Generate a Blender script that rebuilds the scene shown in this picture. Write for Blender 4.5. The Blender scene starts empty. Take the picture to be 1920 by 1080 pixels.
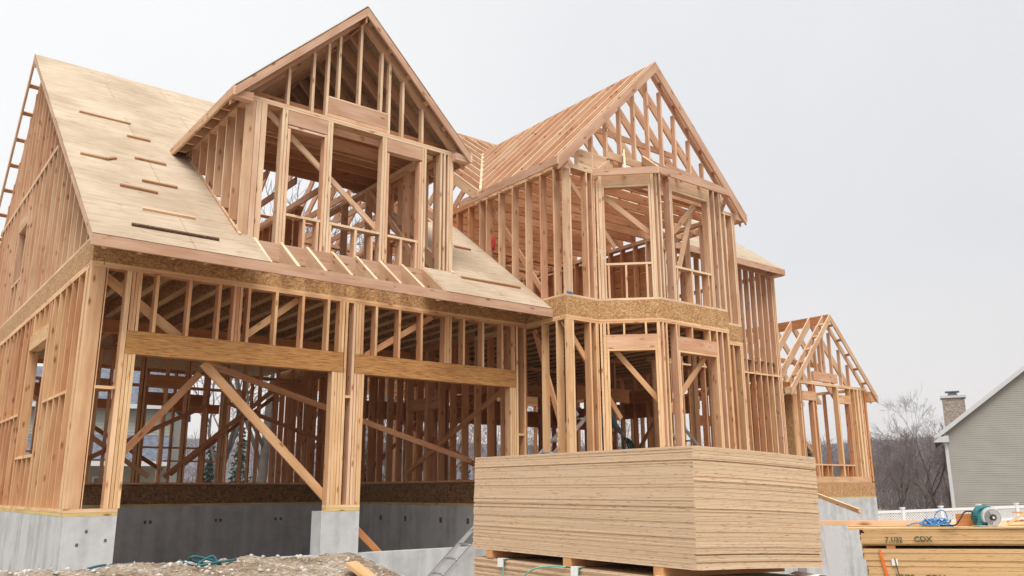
import bpy, bmesh, math, random
from mathutils import Vector as V, Matrix, noise
random.seed(7)
rad = math.radians
scn = bpy.context.scene
col = scn.collection

# ---------------------------------------------------------------- camera
# the photographer's eye is the origin; x runs along the garage front, y into the house, z up
cam = bpy.data.objects.new('camera', bpy.data.cameras.new('camera'))
col.objects.link(cam)
scn.camera = cam
cam.data.sensor_width = 36.0
cam.data.lens = 36.0 * 1572.107 / 1920.0
cam.data.clip_start = 0.05
cam.data.clip_end = 3000
_y, _p, _r = rad(38.26341), rad(13.55024), rad(-0.32874)
_f = V((math.sin(_y)*math.cos(_p), math.cos(_y)*math.cos(_p), math.sin(_p)))
_e = V((math.cos(_y), -math.sin(_y), 0)); _u = _e.cross(_f)
_rt = math.cos(_r)*_e + math.sin(_r)*_u; _up = -math.sin(_r)*_e + math.cos(_r)*_u
cam.matrix_world = Matrix(((_rt.x, _up.x, -_f.x, 0), (_rt.y, _up.y, -_f.y, 0), (_rt.z, _up.z, -_f.z, 0), (0, 0, 0, 1)))

# ---------------------------------------------------------------- sky, sun, exposure
SUN_EL, SUN_AZ = 60.0, 212.0          # azimuth of the sun, clockwise from +y: behind the camera, to the left
world = bpy.data.worlds.new('World'); scn.world = world
world.use_nodes = True
wn, wl = world.node_tree.nodes, world.node_tree.links
bg = wn['Background']
sky = wn.new('ShaderNodeTexSky'); sky.sky_type = 'NISHITA'; sky.sun_disc = False
sky.sun_elevation = rad(SUN_EL); sky.sun_rotation = rad(SUN_AZ); sky.dust_density = 4.0
wtc = wn.new('ShaderNodeTexCoord')
wnz = wn.new('ShaderNodeTexNoise'); wnz.inputs['Scale'].default_value = 2.2; wnz.inputs['Detail'].default_value = 5
wl.new(wtc.outputs['Generated'], wnz.inputs['Vector'])
wdot = wn.new('ShaderNodeVectorMath'); wdot.operation = 'DOT_PRODUCT'
wl.new(wtc.outputs['Generated'], wdot.inputs[0]); wdot.inputs[1].default_value = (-0.78, 0.45, 0.44)
wadd = wn.new('ShaderNodeMath'); wadd.operation = 'MULTIPLY_ADD'
wl.new(wnz.outputs['Fac'], wadd.inputs[0]); wadd.inputs[1].default_value = 0.75; wl.new(wdot.outputs['Value'], wadd.inputs[2])
wr = wn.new('ShaderNodeMapRange'); wr.inputs['From Min'].default_value = -0.30; wr.inputs['From Max'].default_value = 1.1
wl.new(wadd.outputs[0], wr.inputs['Value'])
wcr = wn.new('ShaderNodeValToRGB')
wcr.color_ramp.elements[0].color = (5.3, 5.36, 5.55, 1); wcr.color_ramp.elements[1].color = (7.6, 7.6, 7.58, 1)
wl.new(wr.outputs[0], wcr.inputs['Fac'])
wmix = wn.new('ShaderNodeMixRGB'); wmix.inputs['Fac'].default_value = 0.93
wl.new(sky.outputs['Color'], wmix.inputs['Color1']); wl.new(wcr.outputs['Color'], wmix.inputs['Color2'])
wsp = wn.new('ShaderNodeSeparateXYZ'); wl.new(wtc.outputs['Generated'], wsp.inputs[0])
whr = wn.new('ShaderNodeMapRange'); whr.inputs['From Min'].default_value = .02; whr.inputs['From Max'].default_value = .26; whr.inputs['To Min'].default_value = .75; whr.inputs['To Max'].default_value = 0
wl.new(wsp.outputs['Z'], whr.inputs['Value'])
whm = wn.new('ShaderNodeMixRGB'); whm.inputs['Color2'].default_value = (7.1, 6.7, 6.45, 1)          # paler, warmer band over the horizon
wl.new(whr.outputs[0], whm.inputs['Fac']); wl.new(wmix.outputs['Color'], whm.inputs['Color1'])
wl.new(whm.outputs['Color'], bg.inputs['Color'])
bg.inputs['Strength'].default_value = 0.105

sun = bpy.data.objects.new('sun', bpy.data.lights.new('sun', 'SUN')); col.objects.link(sun)
sun.data.energy = 2.7; sun.data.angle = rad(35); sun.data.color = (1.0, 0.95, 0.88)
_sd = V((math.sin(rad(SUN_AZ))*math.cos(rad(SUN_EL)), math.cos(rad(SUN_AZ))*math.cos(rad(SUN_EL)), math.sin(rad(SUN_EL))))
sun.rotation_euler = _sd.to_track_quat('Z', 'Y').to_euler()
scn.view_settings.view_transform = 'Standard'; scn.view_settings.look = 'None'
scn.view_settings.exposure = 0.45; scn.view_settings.gamma = 1.0
HAZE = .0006
scn.cycles.max_bounces = 8; scn.cycles.diffuse_bounces = 5

# ---------------------------------------------------------------- materials
def new_mat(name, rough=0.75, spec=0.25):
    m = bpy.data.materials.new(name); m.use_nodes = True
    b = m.node_tree.nodes['Principled BSDF']
    b.inputs['Roughness'].default_value = rough; b.inputs['Specular IOR Level'].default_value = spec
    return m, m.node_tree.nodes, m.node_tree.links, b
def plain(name, c, rough=0.6, metal=0.0, var=0.12, scale=6.0):
    m, n, l, b = new_mat(name, rough)
    tc = n.new('ShaderNodeTexCoord'); nz = n.new('ShaderNodeTexNoise'); nz.inputs['Scale'].default_value = scale; nz.inputs['Detail'].default_value = 5
    l.new(tc.outputs['Object'], nz.inputs['Vector'])
    r = n.new('ShaderNodeValToRGB')
    r.color_ramp.elements[0].position = .3; r.color_ramp.elements[1].position = .7
    r.color_ramp.elements[0].color = (*[v*(1-var) for v in c], 1); r.color_ramp.elements[1].color = (*[min(1, v*(1+var)) for v in c], 1)
    l.new(nz.outputs['Fac'], r.inputs['Fac']); l.new(r.outputs['Color'], b.inputs['Base Color'])
    b.inputs['Metallic'].default_value = metal
    return m
def ramp(n, stops):
    r = n.new('ShaderNodeValToRGB'); e = r.color_ramp.elements
    while len(e) < len(stops): e.new(0.5)
    for i, (p, c) in enumerate(stops):
        e[i].position = p; e[i].color = (*c, 1) if len(c) == 3 else c
    return r
def mixc(n, l, mode, fac, a, b):
    m = n.new('ShaderNodeMixRGB'); m.blend_type = mode
    for s, v in (('Fac', fac), ('Color1', a), ('Color2', b)):
        if hasattr(v, 'links'): l.new(v, m.inputs[s])
        else: m.inputs[s].default_value = v if s == 'Fac' else (*v, 1)
    return m.outputs['Color']
def objvec(n, l, scale, rnd=37.0):
    tc = n.new('ShaderNodeTexCoord'); oi = n.new('ShaderNodeObjectInfo')
    mu = n.new('ShaderNodeVectorMath'); mu.operation = 'SCALE'; mu.inputs[0].default_value = (rnd, rnd*1.7, rnd*.6)
    l.new(oi.outputs['Random'], mu.inputs['Scale'])
    ad = n.new('ShaderNodeVectorMath'); ad.operation = 'ADD'
    l.new(tc.outputs['Object'], ad.inputs[0]); l.new(mu.outputs[0], ad.inputs[1])
    sc = n.new('ShaderNodeVectorMath'); sc.operation = 'MULTIPLY'; sc.inputs[1].default_value = scale
    l.new(ad.outputs[0], sc.inputs[0])
    return sc.outputs[0], oi.outputs['Random'], ad.outputs[0]

def lumber_mat(name, tones, knots=True):
    m, n, l, b = new_mat(name, .72, .2)
    v, rnd, raw = objvec(n, l, (1.1, 38, 38))
    g = n.new('ShaderNodeTexNoise'); g.inputs['Scale'].default_value = 1.0; g.inputs['Detail'].default_value = 4; g.inputs['Roughness'].default_value = .6
    l.new(v, g.inputs['Vector'])
    base = ramp(n, [(i/(len(tones)-1), t) for i, t in enumerate(tones)]); l.new(rnd, base.inputs['Fac'])
    gr = ramp(n, [(.3, (.87, .84, .81)), (.7, (1.07, 1.07, 1.07))]); l.new(g.outputs['Fac'], gr.inputs['Fac'])
    c = mixc(n, l, 'MULTIPLY', 1.0, base.outputs['Color'], gr.outputs['Color'])
    bl = n.new('ShaderNodeTexNoise'); bl.inputs['Scale'].default_value = 1.0; bl.inputs['Detail'].default_value = 2
    s2 = n.new('ShaderNodeVectorMath'); s2.operation = 'MULTIPLY'; s2.inputs[1].default_value = (1.6, 7, 7); l.new(raw, s2.inputs[0]); l.new(s2.outputs[0], bl.inputs['Vector'])
    br = ramp(n, [(.38, (1.06, 1.07, 1.05)), (.66, (.86, .74, .66))]); l.new(bl.outputs['Fac'], br.inputs['Fac'])
    c = mixc(n, l, 'MULTIPLY', .8, c, br.outputs['Color'])
    if knots:
        s3 = n.new('ShaderNodeVectorMath'); s3.operation = 'MULTIPLY'; s3.inputs[1].default_value = (3.2, 9, 9); l.new(raw, s3.inputs[0])
        vo = n.new('ShaderNodeTexVoronoi'); vo.inputs['Scale'].default_value = 1.0; vo.inputs['Randomness'].default_value = 1.0; l.new(s3.outputs[0], vo.inputs['Vector'])
        kr = ramp(n, [(.07, (.30, .17, .10)), (.13, (.72, .55, .45)), (.22, (1, 1, 1))]); l.new(vo.outputs['Distance'], kr.inputs['Fac'])
        c = mixc(n, l, 'MULTIPLY', .8, c, kr.outputs['Color'])
    tcn = n.new('ShaderNodeTexCoord'); sx = n.new('ShaderNodeSeparateXYZ'); l.new(tcn.outputs['Normal'], sx.inputs[0])
    ab = n.new('ShaderNodeMath'); ab.operation = 'ABSOLUTE'; l.new(sx.outputs['Z'], ab.inputs[0])
    er = ramp(n, [(.4, (1.16, 1.20, 1.20)), (.6, (.95, .90, .87))]); l.new(ab.outputs[0], er.inputs['Fac'])   # light painted into the colour: edges paler, wide faces darker and redder
    c = mixc(n, l, 'MULTIPLY', 1.0, c, er.outputs['Color'])
    l.new(c, b.inputs['Base Color'])
    return m
CREAM, TAN, PINK, RED = (.71, .50, .29), (.66, .42, .235), (.60, .345, .20), (.52, .265, .145)
M_LUM = lumber_mat('fir lumber', [CREAM, PINK, TAN, RED, CREAM, TAN, PINK, TAN])
M_PALE = lumber_mat('pale fir lumber', [CREAM, TAN, CREAM, (.70, .47, .29), (.66, .44, .29)])
M_PINK = lumber_mat('pink fir lumber', [(.68, .45, .31), (.66, .42, .29), (.71, .49, .34)])
M_OLD = lumber_mat('orange fir lumber', [(.58, .27, .11), (.52, .25, .11), (.56, .31, .15)])
M_LUM2 = lumber_mat('haze-tinted fir lumber', [(.67, .49, .335), (.61, .39, .26), (.67, .46, .31), (.57, .335, .215), (.69, .515, .36), (.62, .41, .275)])  # haze put into the colour: paler, pinker copies for the upper boards
M_PALE2 = lumber_mat('haze-tinted pale lumber', [(.64, .485, .345), (.62, .45, .31), (.66, .50, .36)])
M_PINK2 = lumber_mat('haze-tinted pink lumber', [(.58, .41, .31), (.56, .385, .285), (.60, .43, .33)])
M_INT = lumber_mat('bounce-reddened interior lumber', [(.52, .255, .125), (.60, .34, .19), (.47, .215, .10), (.56, .30, .155), (.62, .38, .22)])  # red of light bouncing between the studs is painted into these tones
M_CLEAT = lumber_mat('brown cleat lumber', [(.42, .25, .14), (.37, .20, .11), (.45, .29, .17)])
M_TREAT = lumber_mat('treated sill lumber', [(.56, .42, .18), (.52, .41, .16)])
M_JOIST = lumber_mat('joist flange', [(.56, .38, .22), (.50, .33, .19), (.60, .43, .27)], False)

def strand_mat():
    m, n, l, b = new_mat('parallel strand beam', .65)
    v, rnd, raw = objvec(n, l, (3.6, 85, 85))
    g = n.new('ShaderNodeTexNoise'); g.inputs['Scale'].default_value = 1; g.inputs['Detail'].default_value = 5; g.inputs['Distortion'].default_value = .8
    l.new(v, g.inputs['Vector'])
    r = ramp(n, [(.28, (.22, .09, .03)), (.42, (.42, .195, .065)), (.56, (.51, .265, .09)), (.74, (.59, .35, .13))]); l.new(g.outputs['Fac'], r.inputs['Fac'])
    fl = n.new('ShaderNodeTexNoise'); fl.inputs['Scale'].default_value = 1; fl.inputs['Detail'].default_value = 3
    s2 = n.new('ShaderNodeVectorMath'); s2.operation = 'MULTIPLY'; s2.inputs[1].default_value = (7, 110, 110); l.new(raw, s2.inputs[0]); l.new(s2.outputs[0], fl.inputs['Vector'])
    fr = ramp(n, [(.34, (.55, .46, .40)), (.44, (1, 1, 1)), (.62, (1.05, 1.05, 1.05)), (.70, (1.25, 1.3, 1.35))]); l.new(fl.outputs['Fac'], fr.inputs['Fac'])
    c = mixc(n, l, 'MULTIPLY', .9, r.outputs['Color'], fr.outputs['Color'])
    l.new(c, b.inputs['Base Color']); return m
M_PSL = strand_mat()
def osb_mat(name, cols, sc=1.0):
    m, n, l, b = new_mat(name, .7)
    tc = n.new('ShaderNodeTexCoord')
    nz = n.new('ShaderNodeTexNoise'); nz.inputs['Scale'].default_value = 3.5*sc; l.new(tc.outputs['Object'], nz.inputs['Vector'])
    outs = []
    for ang, s in ((35, (14, 48, 48)), (-50, (16, 52, 52))):
        mp = n.new('ShaderNodeMapping'); mp.inputs['Rotation'].default_value = (0, 0, rad(ang)); mp.inputs['Scale'].default_value = [q*sc for q in s]
        ad = n.new('ShaderNodeVectorMath'); ad.operation = 'MULTIPLY_ADD'; ad.inputs[1].default_value = (.35, .35, .35)
        l.new(nz.outputs['Color'], ad.inputs[0]); l.new(tc.outputs['Object'], ad.inputs[2]); l.new(ad.outputs[0], mp.inputs['Vector'])
        vo = n.new('ShaderNodeTexVoronoi'); vo.inputs['Scale'].default_value = 1; l.new(mp.outputs[0], vo.inputs['Vector']); outs.append(vo)
    mx = n.new('ShaderNodeMixRGB'); l.new(outs[0].outputs['Color'], mx.inputs['Color1']); l.new(outs[1].outputs['Color'], mx.inputs['Color2'])
    n2 = n.new('ShaderNodeTexNoise'); n2.inputs['Scale'].default_value = 9*sc; l.new(tc.outputs['Object'], n2.inputs['Vector'])
    st = ramp(n, [(.47, (0, 0, 0)), (.53, (1, 1, 1))]); l.new(n2.outputs['Fac'], st.inputs['Fac']); l.new(st.outputs['Color'], mx.inputs['Fac'])
    bw = n.new('ShaderNodeRGBToBW'); l.new(mx.outputs['Color'], bw.inputs['Color'])
    r = ramp(n, [(.15, cols[0]), (.42, cols[1]), (.62, cols[2]), (.85, cols[3])]); l.new(bw.outputs[0], r.inputs['Fac'])
    l.new(r.outputs['Color'], b.inputs['Base Color']); return m
M_OSB = osb_mat('oriented strand board', [(.29, .135, .05), (.43, .235, .10), (.50, .30, .14), (.60, .41, .22)], 1.25)
M_WEB = osb_mat('joist web board', [(.22, .095, .035), (.36, .18, .075), (.42, .24, .11), (.50, .31, .16)])
M_OSBD = osb_mat('dark strand board', [(.10, .05, .02), (.19, .09, .035), (.24, .125, .05), (.31, .18, .08)])  # same flake pattern in darker tones
M_SUBF = osb_mat('subfloor board', [(.18, .09, .04), (.30, .17, .08), (.36, .23, .12), (.42, .29, .16)])

def roof_ply_mat():
    m, n, l, b = new_mat('roof plywood', .78, .15)
    tc = n.new('ShaderNodeTexCoord')
    mp = n.new('ShaderNodeMapping'); mp.inputs['Scale'].default_value = (1, 1, 1); l.new(tc.outputs['Object'], mp.inputs['Vector'])
    bk = n.new('ShaderNodeTexBrick'); bk.inputs['Scale'].default_value = 1; bk.inputs['Brick Width'].default_value = 2.44; bk.inputs['Row Height'].default_value = 1.22
    bk.inputs['Mortar Size'].default_value = .006; bk.inputs['Color1'].default_value = (.455, .37, .275, 1); bk.inputs['Color2'].default_value = (.52, .43, .325, 1); bk.inputs['Mortar'].default_value = (.31, .24, .17, 1)
    l.new(mp.outputs[0], bk.inputs['Vector'])
    g = n.new('ShaderNodeTexNoise'); g.inputs['Scale'].default_value = 1; g.inputs['Detail'].default_value = 6; g.inputs['Distortion'].default_value = 1.2
    s = n.new('ShaderNodeVectorMath'); s.operation = 'MULTIPLY'; s.inputs[1].default_value = (2.2, 14, 14); l.new(tc.outputs['Object'], s.inputs[0]); l.new(s.outputs[0], g.inputs['Vector'])
    gr = ramp(n, [(.32, (.85, .80, .74)), (.5, (1, 1, 1)), (.7, (1.08, 1.09, 1.10))]); l.new(g.outputs['Fac'], gr.inputs['Fac'])
    c = mixc(n, l, 'MULTIPLY', 1, bk.outputs['Color'], gr.outputs['Color'])
    w = n.new('ShaderNodeTexNoise'); w.inputs['Scale'].default_value = .9; w.inputs['Detail'].default_value = 4; l.new(tc.outputs['Object'], w.inputs['Vector'])
    wr_ = ramp(n, [(.38, (.86, .83, .80)), (.62, (1.05, 1.05, 1.06))]); l.new(w.outputs['Fac'], wr_.inputs['Fac'])
    c = mixc(n, l, 'MULTIPLY', 1, c, wr_.outputs['Color'])
    vo = n.new('ShaderNodeTexVoronoi'); vo.inputs['Scale'].default_value = 1
    s3 = n.new('ShaderNodeVectorMath'); s3.operation = 'MULTIPLY'; s3.inputs[1].default_value = (1.6, 5, 5); l.new(tc.outputs['Object'], s3.inputs[0]); l.new(s3.outputs[0], vo.inputs['Vector'])
    kr = ramp(n, [(.04, (.45, .32, .22)), (.10, (1, 1, 1))]); l.new(vo.outputs['Distance'], kr.inputs['Fac'])
    c = mixc(n, l, 'MULTIPLY', .8, c, kr.outputs['Color'])
    l.new(c, b.inputs['Base Color']); return m
M_ROOF = roof_ply_mat()

def ply_edge_mat(name, a, bcol):
    m, n, l, b = new_mat(name, .8, .12)
    v, rnd, raw = objvec(n, l, (3.0, 3.0, 420))
    base = ramp(n, [(0, a), (.35, bcol), (.6, a), (1, tuple(.5*(p+q)*1.04 for p, q in zip(a, bcol)))]); l.new(rnd, base.inputs['Fac'])
    g = n.new('ShaderNodeTexNoise'); g.inputs['Scale'].default_value = 1; g.inputs['Detail'].default_value = 3; l.new(v, g.inputs['Vector'])
    gr = ramp(n, [(.34, (.90, .84, .79)), (.5, (1, 1, 1)), (.7, (1.05, 1.06, 1.06))]); l.new(g.outputs['Fac'], gr.inputs['Fac'])
    c = mixc(n, l, 'MULTIPLY', 1, base.outputs['Color'], gr.outputs['Color'])
    h = n.new('ShaderNodeTexNoise'); h.inputs['Scale'].default_value = 1; h.inputs['Detail'].default_value = 2
    s2 = n.new('ShaderNodeVectorMath'); s2.operation = 'MULTIPLY'; s2.inputs[1].default_value = (13, 13, 300); l.new(raw, s2.inputs[0]); l.new(s2.outputs[0], h.inputs['Vector'])
    hr = ramp(n, [(.63, (1, 1, 1)), (.69, (.30, .15, .09))]); l.new(h.outputs['Fac'], hr.inputs['Fac'])
    c = mixc(n, l, 'MULTIPLY', .9, c, hr.outputs['Color'])
    l.new(c, b.inputs['Base Color']); return m
M_PLY = ply_edge_mat('stacked plywood', (.69, .52, .36), (.60, .44, .295))
M_PLYB = ply_edge_mat('stacked sheathing', (.66, .455, .24), (.56, .36, .17))

def concrete_mat(name, lo, hi, streak=.8):
    m, n, l, b = new_mat(name, .85, .2)
    tc = n.new('ShaderNodeTexCoord')
    g = n.new('ShaderNodeTexNoise'); g.inputs['Scale'].default_value = 1; g.inputs['Detail'].default_value = 5
    s = n.new('ShaderNodeVectorMath'); s.operation = 'MULTIPLY'; s.inputs[1].default_value = (5, 5, .5); l.new(tc.outputs['Object'], s.inputs[0]); l.new(s.outputs[0], g.inputs['Vector'])
    f = n.new('ShaderNodeTexNoise'); f.inputs['Scale'].default_value = 2.2; f.inputs['Detail'].default_value = 7; f.inputs['Roughness'].default_value = .65; l.new(tc.outputs['Object'], f.inputs['Vector'])
    a = n.new('ShaderNodeMath'); a.operation = 'MULTIPLY_ADD'; a.inputs[1].default_value = streak
    l.new(g.outputs['Fac'], a.inputs[0]); l.new(f.outputs['Fac'], a.inputs[2])
    r = ramp(n, [(.62, lo), (1.0, hi)]); l.new(a.outputs[0], r.inputs['Fac'])
    st = n.new('ShaderNodeTexNoise'); st.inputs['Scale'].default_value = 3.1; st.inputs['Detail'].default_value = 6; l.new(tc.outputs['Object'], st.inputs['Vector'])
    sr = ramp(n, [(.60, (1, 1, 1)), (.74, (.80, .70, .58))]); l.new(st.outputs['Fac'], sr.inputs['Fac'])
    c = mixc(n, l, 'MULTIPLY', .6, r.outputs['Color'], sr.outputs['Color'])
    # joints between the form panels, every 1.2 m
    sp = n.new('ShaderNodeSeparateXYZ'); l.new(tc.outputs['Object'], sp.inputs[0])
    sm = n.new('ShaderNodeMath'); sm.operation = 'ADD'; l.new(sp.outputs['X'], sm.inputs[0]); l.new(sp.outputs['Y'], sm.inputs[1])
    md = n.new('ShaderNodeMath'); md.operation = 'MODULO'; md.inputs[1].default_value = 1.22; l.new(sm.outputs[0], md.inputs[0])
    jr = ramp(n, [(0, (.70, .70, .70)), (.006, (.74, .74, .74)), (.012, (1.06, 1.06, 1.06)), (.03, (1, 1, 1))]); l.new(md.outputs[0], jr.inputs['Fac'])
    c = mixc(n, l, 'MULTIPLY', .8, c, jr.outputs['Color'])
    l.new(c, b.inputs['Base Color'])
    bp = n.new('ShaderNodeBump'); bp.inputs['Strength'].default_value = .25; bp.inputs['Distance'].default_value = .01; l.new(f.outputs['Fac'], bp.inputs['Height']); l.new(bp.outputs[0], b.inputs['Normal'])
    return m
M_CONC = concrete_mat('poured concrete', (.36, .375, .385), (.56, .58, .59))
M_CONCD = concrete_mat('darker concrete', (.33, .34, .345), (.52, .53, .535))  # a little darker than the poured concrete
M_PATCH = concrete_mat('parging patch', (.55, .56, .56), (.68, .69, .69), .2)
M_HOLE = plain('tie hole', (.11, .11, .115))

def dirt_mat():
    m, n, l, b = new_mat('excavated soil', .95, .1)
    tc = n.new('ShaderNodeTexCoord')
    f = n.new('ShaderNodeTexNoise'); f.inputs['Scale'].default_value = 2.4; f.inputs['Detail'].default_value = 9; f.inputs['Roughness'].default_value = .68; l.new(tc.outputs['Object'], f.inputs['Vector'])
    r = ramp(n, [(.32, (.16, .115, .08)), (.47, (.30, .235, .175)), (.60, (.42, .36, .30)), (.74, (.52, .48, .43))]); l.new(f.outputs['Fac'], r.inputs['Fac'])
    g = n.new('ShaderNodeTexNoise'); g.inputs['Scale'].default_value = 26; g.inputs['Detail'].default_value = 6; l.new(tc.outputs['Object'], g.inputs['Vector'])
    gr = ramp(n, [(.35, (.62, .58, .54)), (.65, (1.2, 1.2, 1.2))]); l.new(g.outputs['Fac'], gr.inputs['Fac'])
    c = mixc(n, l, 'MULTIPLY', .9, r.outputs['Color'], gr.outputs['Color'])
    l.new(c, b.inputs['Base Color'])
    bp = n.new('ShaderNodeBump'); bp.inputs['Strength'].default_value = .8; bp.inputs['Distance'].default_value = .05; l.new(g.outputs['Fac'], bp.inputs['Height']); l.new(bp.outputs[0], b.inputs['Normal'])
    return m
M_DIRT = dirt_mat()
M_ROCK = plain('limestone rubble', (.50, .46, .41), .9, 0, .3, 9)
M_ALU = plain('aluminium', (.60, .62, .64), .38, .85, .08)
M_WHITE = plain('white vinyl', (.78, .79, .80), .5, 0, .04)
M_PAPER = plain('white wrap', (.82, .82, .84), .6, 0, .05)
M_TEAL = plain('teal hose', (.03, .13, .15), .5, 0, .1)
M_GREEN = plain('dark green hose', (.02, .09, .06), .45, 0, .1)
M_STRAP = plain('green strapping', (.17, .47, .40), .45, 0, .12, 20)
M_BLUE = plain('blue rope', (.10, .27, .52), .8, 0, .7, 70)
M_CORD = plain('dark cord', (.03, .02, .018), .5)
M_ORANGE = plain('orange spray paint', (.75, .16, .03), .6)
M_INK = plain('green stencil ink', (.09, .11, .06), .8, 0, .3, 40)
M_SAWT = plain('teal plastic', (.03, .16, .17), .55, 0, .35, 25)
M_SAWG = plain('cast metal', (.60, .60, .60), .55, .2, .25, 30)
M_DARK = plain('black plastic', (.03, .03, .033), .5)
M_REDC = plain('red cloth', (.52, .05, .04), .8)
M_BLUET = plain('blue tape', (.06, .16, .42), .6)

# ---------------------------------------------------------------- builders
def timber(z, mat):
    """boards high up take the lumber copies that have haze painted into their colour"""
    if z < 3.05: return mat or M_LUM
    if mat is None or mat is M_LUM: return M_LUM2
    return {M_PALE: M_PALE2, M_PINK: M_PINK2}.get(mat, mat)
BASE = {}
def link(o, parent=None, M=None):
    col.objects.link(o)
    if parent is not None:
        o.parent = parent; b = BASE[parent.name]
        o.matrix_basis = b.inverted() @ (M if M is not None else Matrix())
    elif M is not None: o.matrix_basis = M
    BASE[o.name] = M if M is not None else Matrix()
    return o
def tag(o, label=None, cat=None, group=None, kind=None):
    for k, v in (('label', label), ('category', cat), ('group', group), ('kind', kind)):
        if v: o[k] = v
    return o
def empty(name, loc=(0, 0, 0), parent=None):
    o = bpy.data.objects.new(name, None); o.empty_display_size = .2
    return link(o, parent, Matrix.Translation(V(loc)))
def part(name, parent):
    o = bpy.data.objects.new(name, None); o.empty_display_size = .2
    return link(o, parent, BASE[parent.name].copy())
def frame(o, ex, ey, ez):
    return Matrix(((ex.x, ey.x, ez.x, o.x), (ex.y, ey.y, ez.y, o.y), (ex.z, ey.z, ez.z, o.z), (0, 0, 0, 1)))
def mesh_obj(name, verts, faces, mat, parent=None, M=None, smooth=False):
    me = bpy.data.meshes.new(name); me.from_pydata([tuple(v) for v in verts], [], faces); me.update()
    if isinstance(mat, (list, tuple)):
        for q in mat: me.materials.append(q)
    else: me.materials.append(mat)
    if smooth:
        for p in me.polygons: p.use_smooth = True
    return link(bpy.data.objects.new(name, me), parent, M)
BOXF = [(0, 3, 2, 1), (4, 5, 6, 7), (0, 1, 5, 4), (1, 2, 6, 5), (2, 3, 7, 6), (3, 0, 4, 7)]
def boxv(x0, x1, y0, y1, z0, z1):
    return [(x0, y0, z0), (x1, y0, z0), (x1, y1, z0), (x0, y1, z0), (x0, y0, z1), (x1, y0, z1), (x1, y1, z1), (x0, y1, z1)]
def plank(name, parent, a, b, w, t, wd, mat=None):
    """board from a to b (centre line); w measured along wd, t across"""
    a, b, wd = V(a), V(b), V(wd); ex = b-a; L = ex.length; ex /= L
    ey = wd - wd.dot(ex)*ex; ey.normalize(); ez = ex.cross(ey)
    if w < t: ey, ez, w, t = ez, -ey, t, w          # local z is always the normal of the wide face
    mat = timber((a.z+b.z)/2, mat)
    return mesh_obj(name, boxv(0, L, -w/2, w/2, -t/2, t/2), BOXF, mat or M_LUM, parent, frame(a, ex, ey, ez))
def prism(name, parent, pts, th, ex, mat=None):
    """polygon pts extruded by the vector th; ex is the grain direction"""
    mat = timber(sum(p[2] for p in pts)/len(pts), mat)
    pts = [V(p) for p in pts]; th = V(th); ez = th.normalized(); ex = V(ex); ex = (ex-ex.dot(ez)*ez).normalized(); ey = ez.cross(ex)
    M = frame(pts[0], ex, ey, ez); Mi = M.inverted(); n = len(pts)
    loc = [Mi @ p for p in pts]
    ar = sum(loc[i].x*loc[(i+1) % n].y-loc[(i+1) % n].x*loc[i].y for i in range(n))
    if ar < 0: loc.reverse()
    top = [p+V((0, 0, th.length)) for p in loc]
    F = [tuple(range(n-1, -1, -1)), tuple(range(n, 2*n))]+[(i, (i+1) % n, n+(i+1) % n, n+i) for i in range(n)]
    return mesh_obj(name, loc+top, F, mat or M_LUM, parent, M)
def rafter(name, parent, lo, hi, depth, th, mat=None, cut=None):
    """plumb-cut rafter; lo, hi are points of its top edge; th is the thickness vector, centred"""
    lo, hi, th = V(lo), V(hi), V(th); d = hi-lo
    run = math.hypot(d.x, d.y); pl = depth/(run/d.length)
    dz = V((0, 0, -pl)); o = -th/2
    pts = [lo+o, hi+o, hi+dz+o]
    if cut and cut < pl:
        # level seat cut at the tail
        s = (pl-cut)/abs(d.z) if abs(d.z) > 1e-4 else 0
        pts += [lo+d*min(s, .9)+dz+o, lo+V((0, 0, -cut))+o]
    else: pts += [lo+dz+o]
    return prism(name, parent, pts, th, d, mat)
class Wall:
    def __init__(s, p, o, d, n, mat=None):
        s.p = p; s.o = V((*o, 0)); s.d = V((*d, 0)).normalized(); s.n = V((*n, 0)).normalized(); s.m = mat
    def P(s, a, n, z): return s.o+s.d*a+s.n*n+V((0, 0, z))
    def stud(s, a0, a1, z0, z1, dep=.14, n0=0.0, name='stud', mat=None):
        c = (a0+a1)/2; n = n0+dep/2+random.uniform(-.0015, .0015); k = random.uniform(-.003, .003)
        return plank(name, s.p, s.P(c+k, n, z0), s.P(c-k, n, z1), abs(a1-a0)-.003, dep, s.d, mat or s.m)
    def plate(s, a0, a1, z0, z1, dep=.14, n0=0.0, name='plate', mat=None):
        return plank(name, s.p, s.P(a0, n0+dep/2, (z0+z1)/2), s.P(a1, n0+dep/2, (z0+z1)/2), z1-z0-.002, dep, (0, 0, 1), mat or s.m)
    def brace(s, a0, z0, a1, z1, w=.09, t=.038, n=.165, mat=None):
        return plank('brace', s.p, s.P(a0, n, z0), s.P(a1, n, z1), w, t, s.d, mat or s.m)
    def row(s, a0, a1, z0, z1, step=.4064, skip=(), **k):
        a = a0
        while a < a1:
            if not any(x0 < a < x1 for x0, x1 in skip): s.stud(a-.022, a+.022, z0, z1, **k)
            a += step
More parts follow.
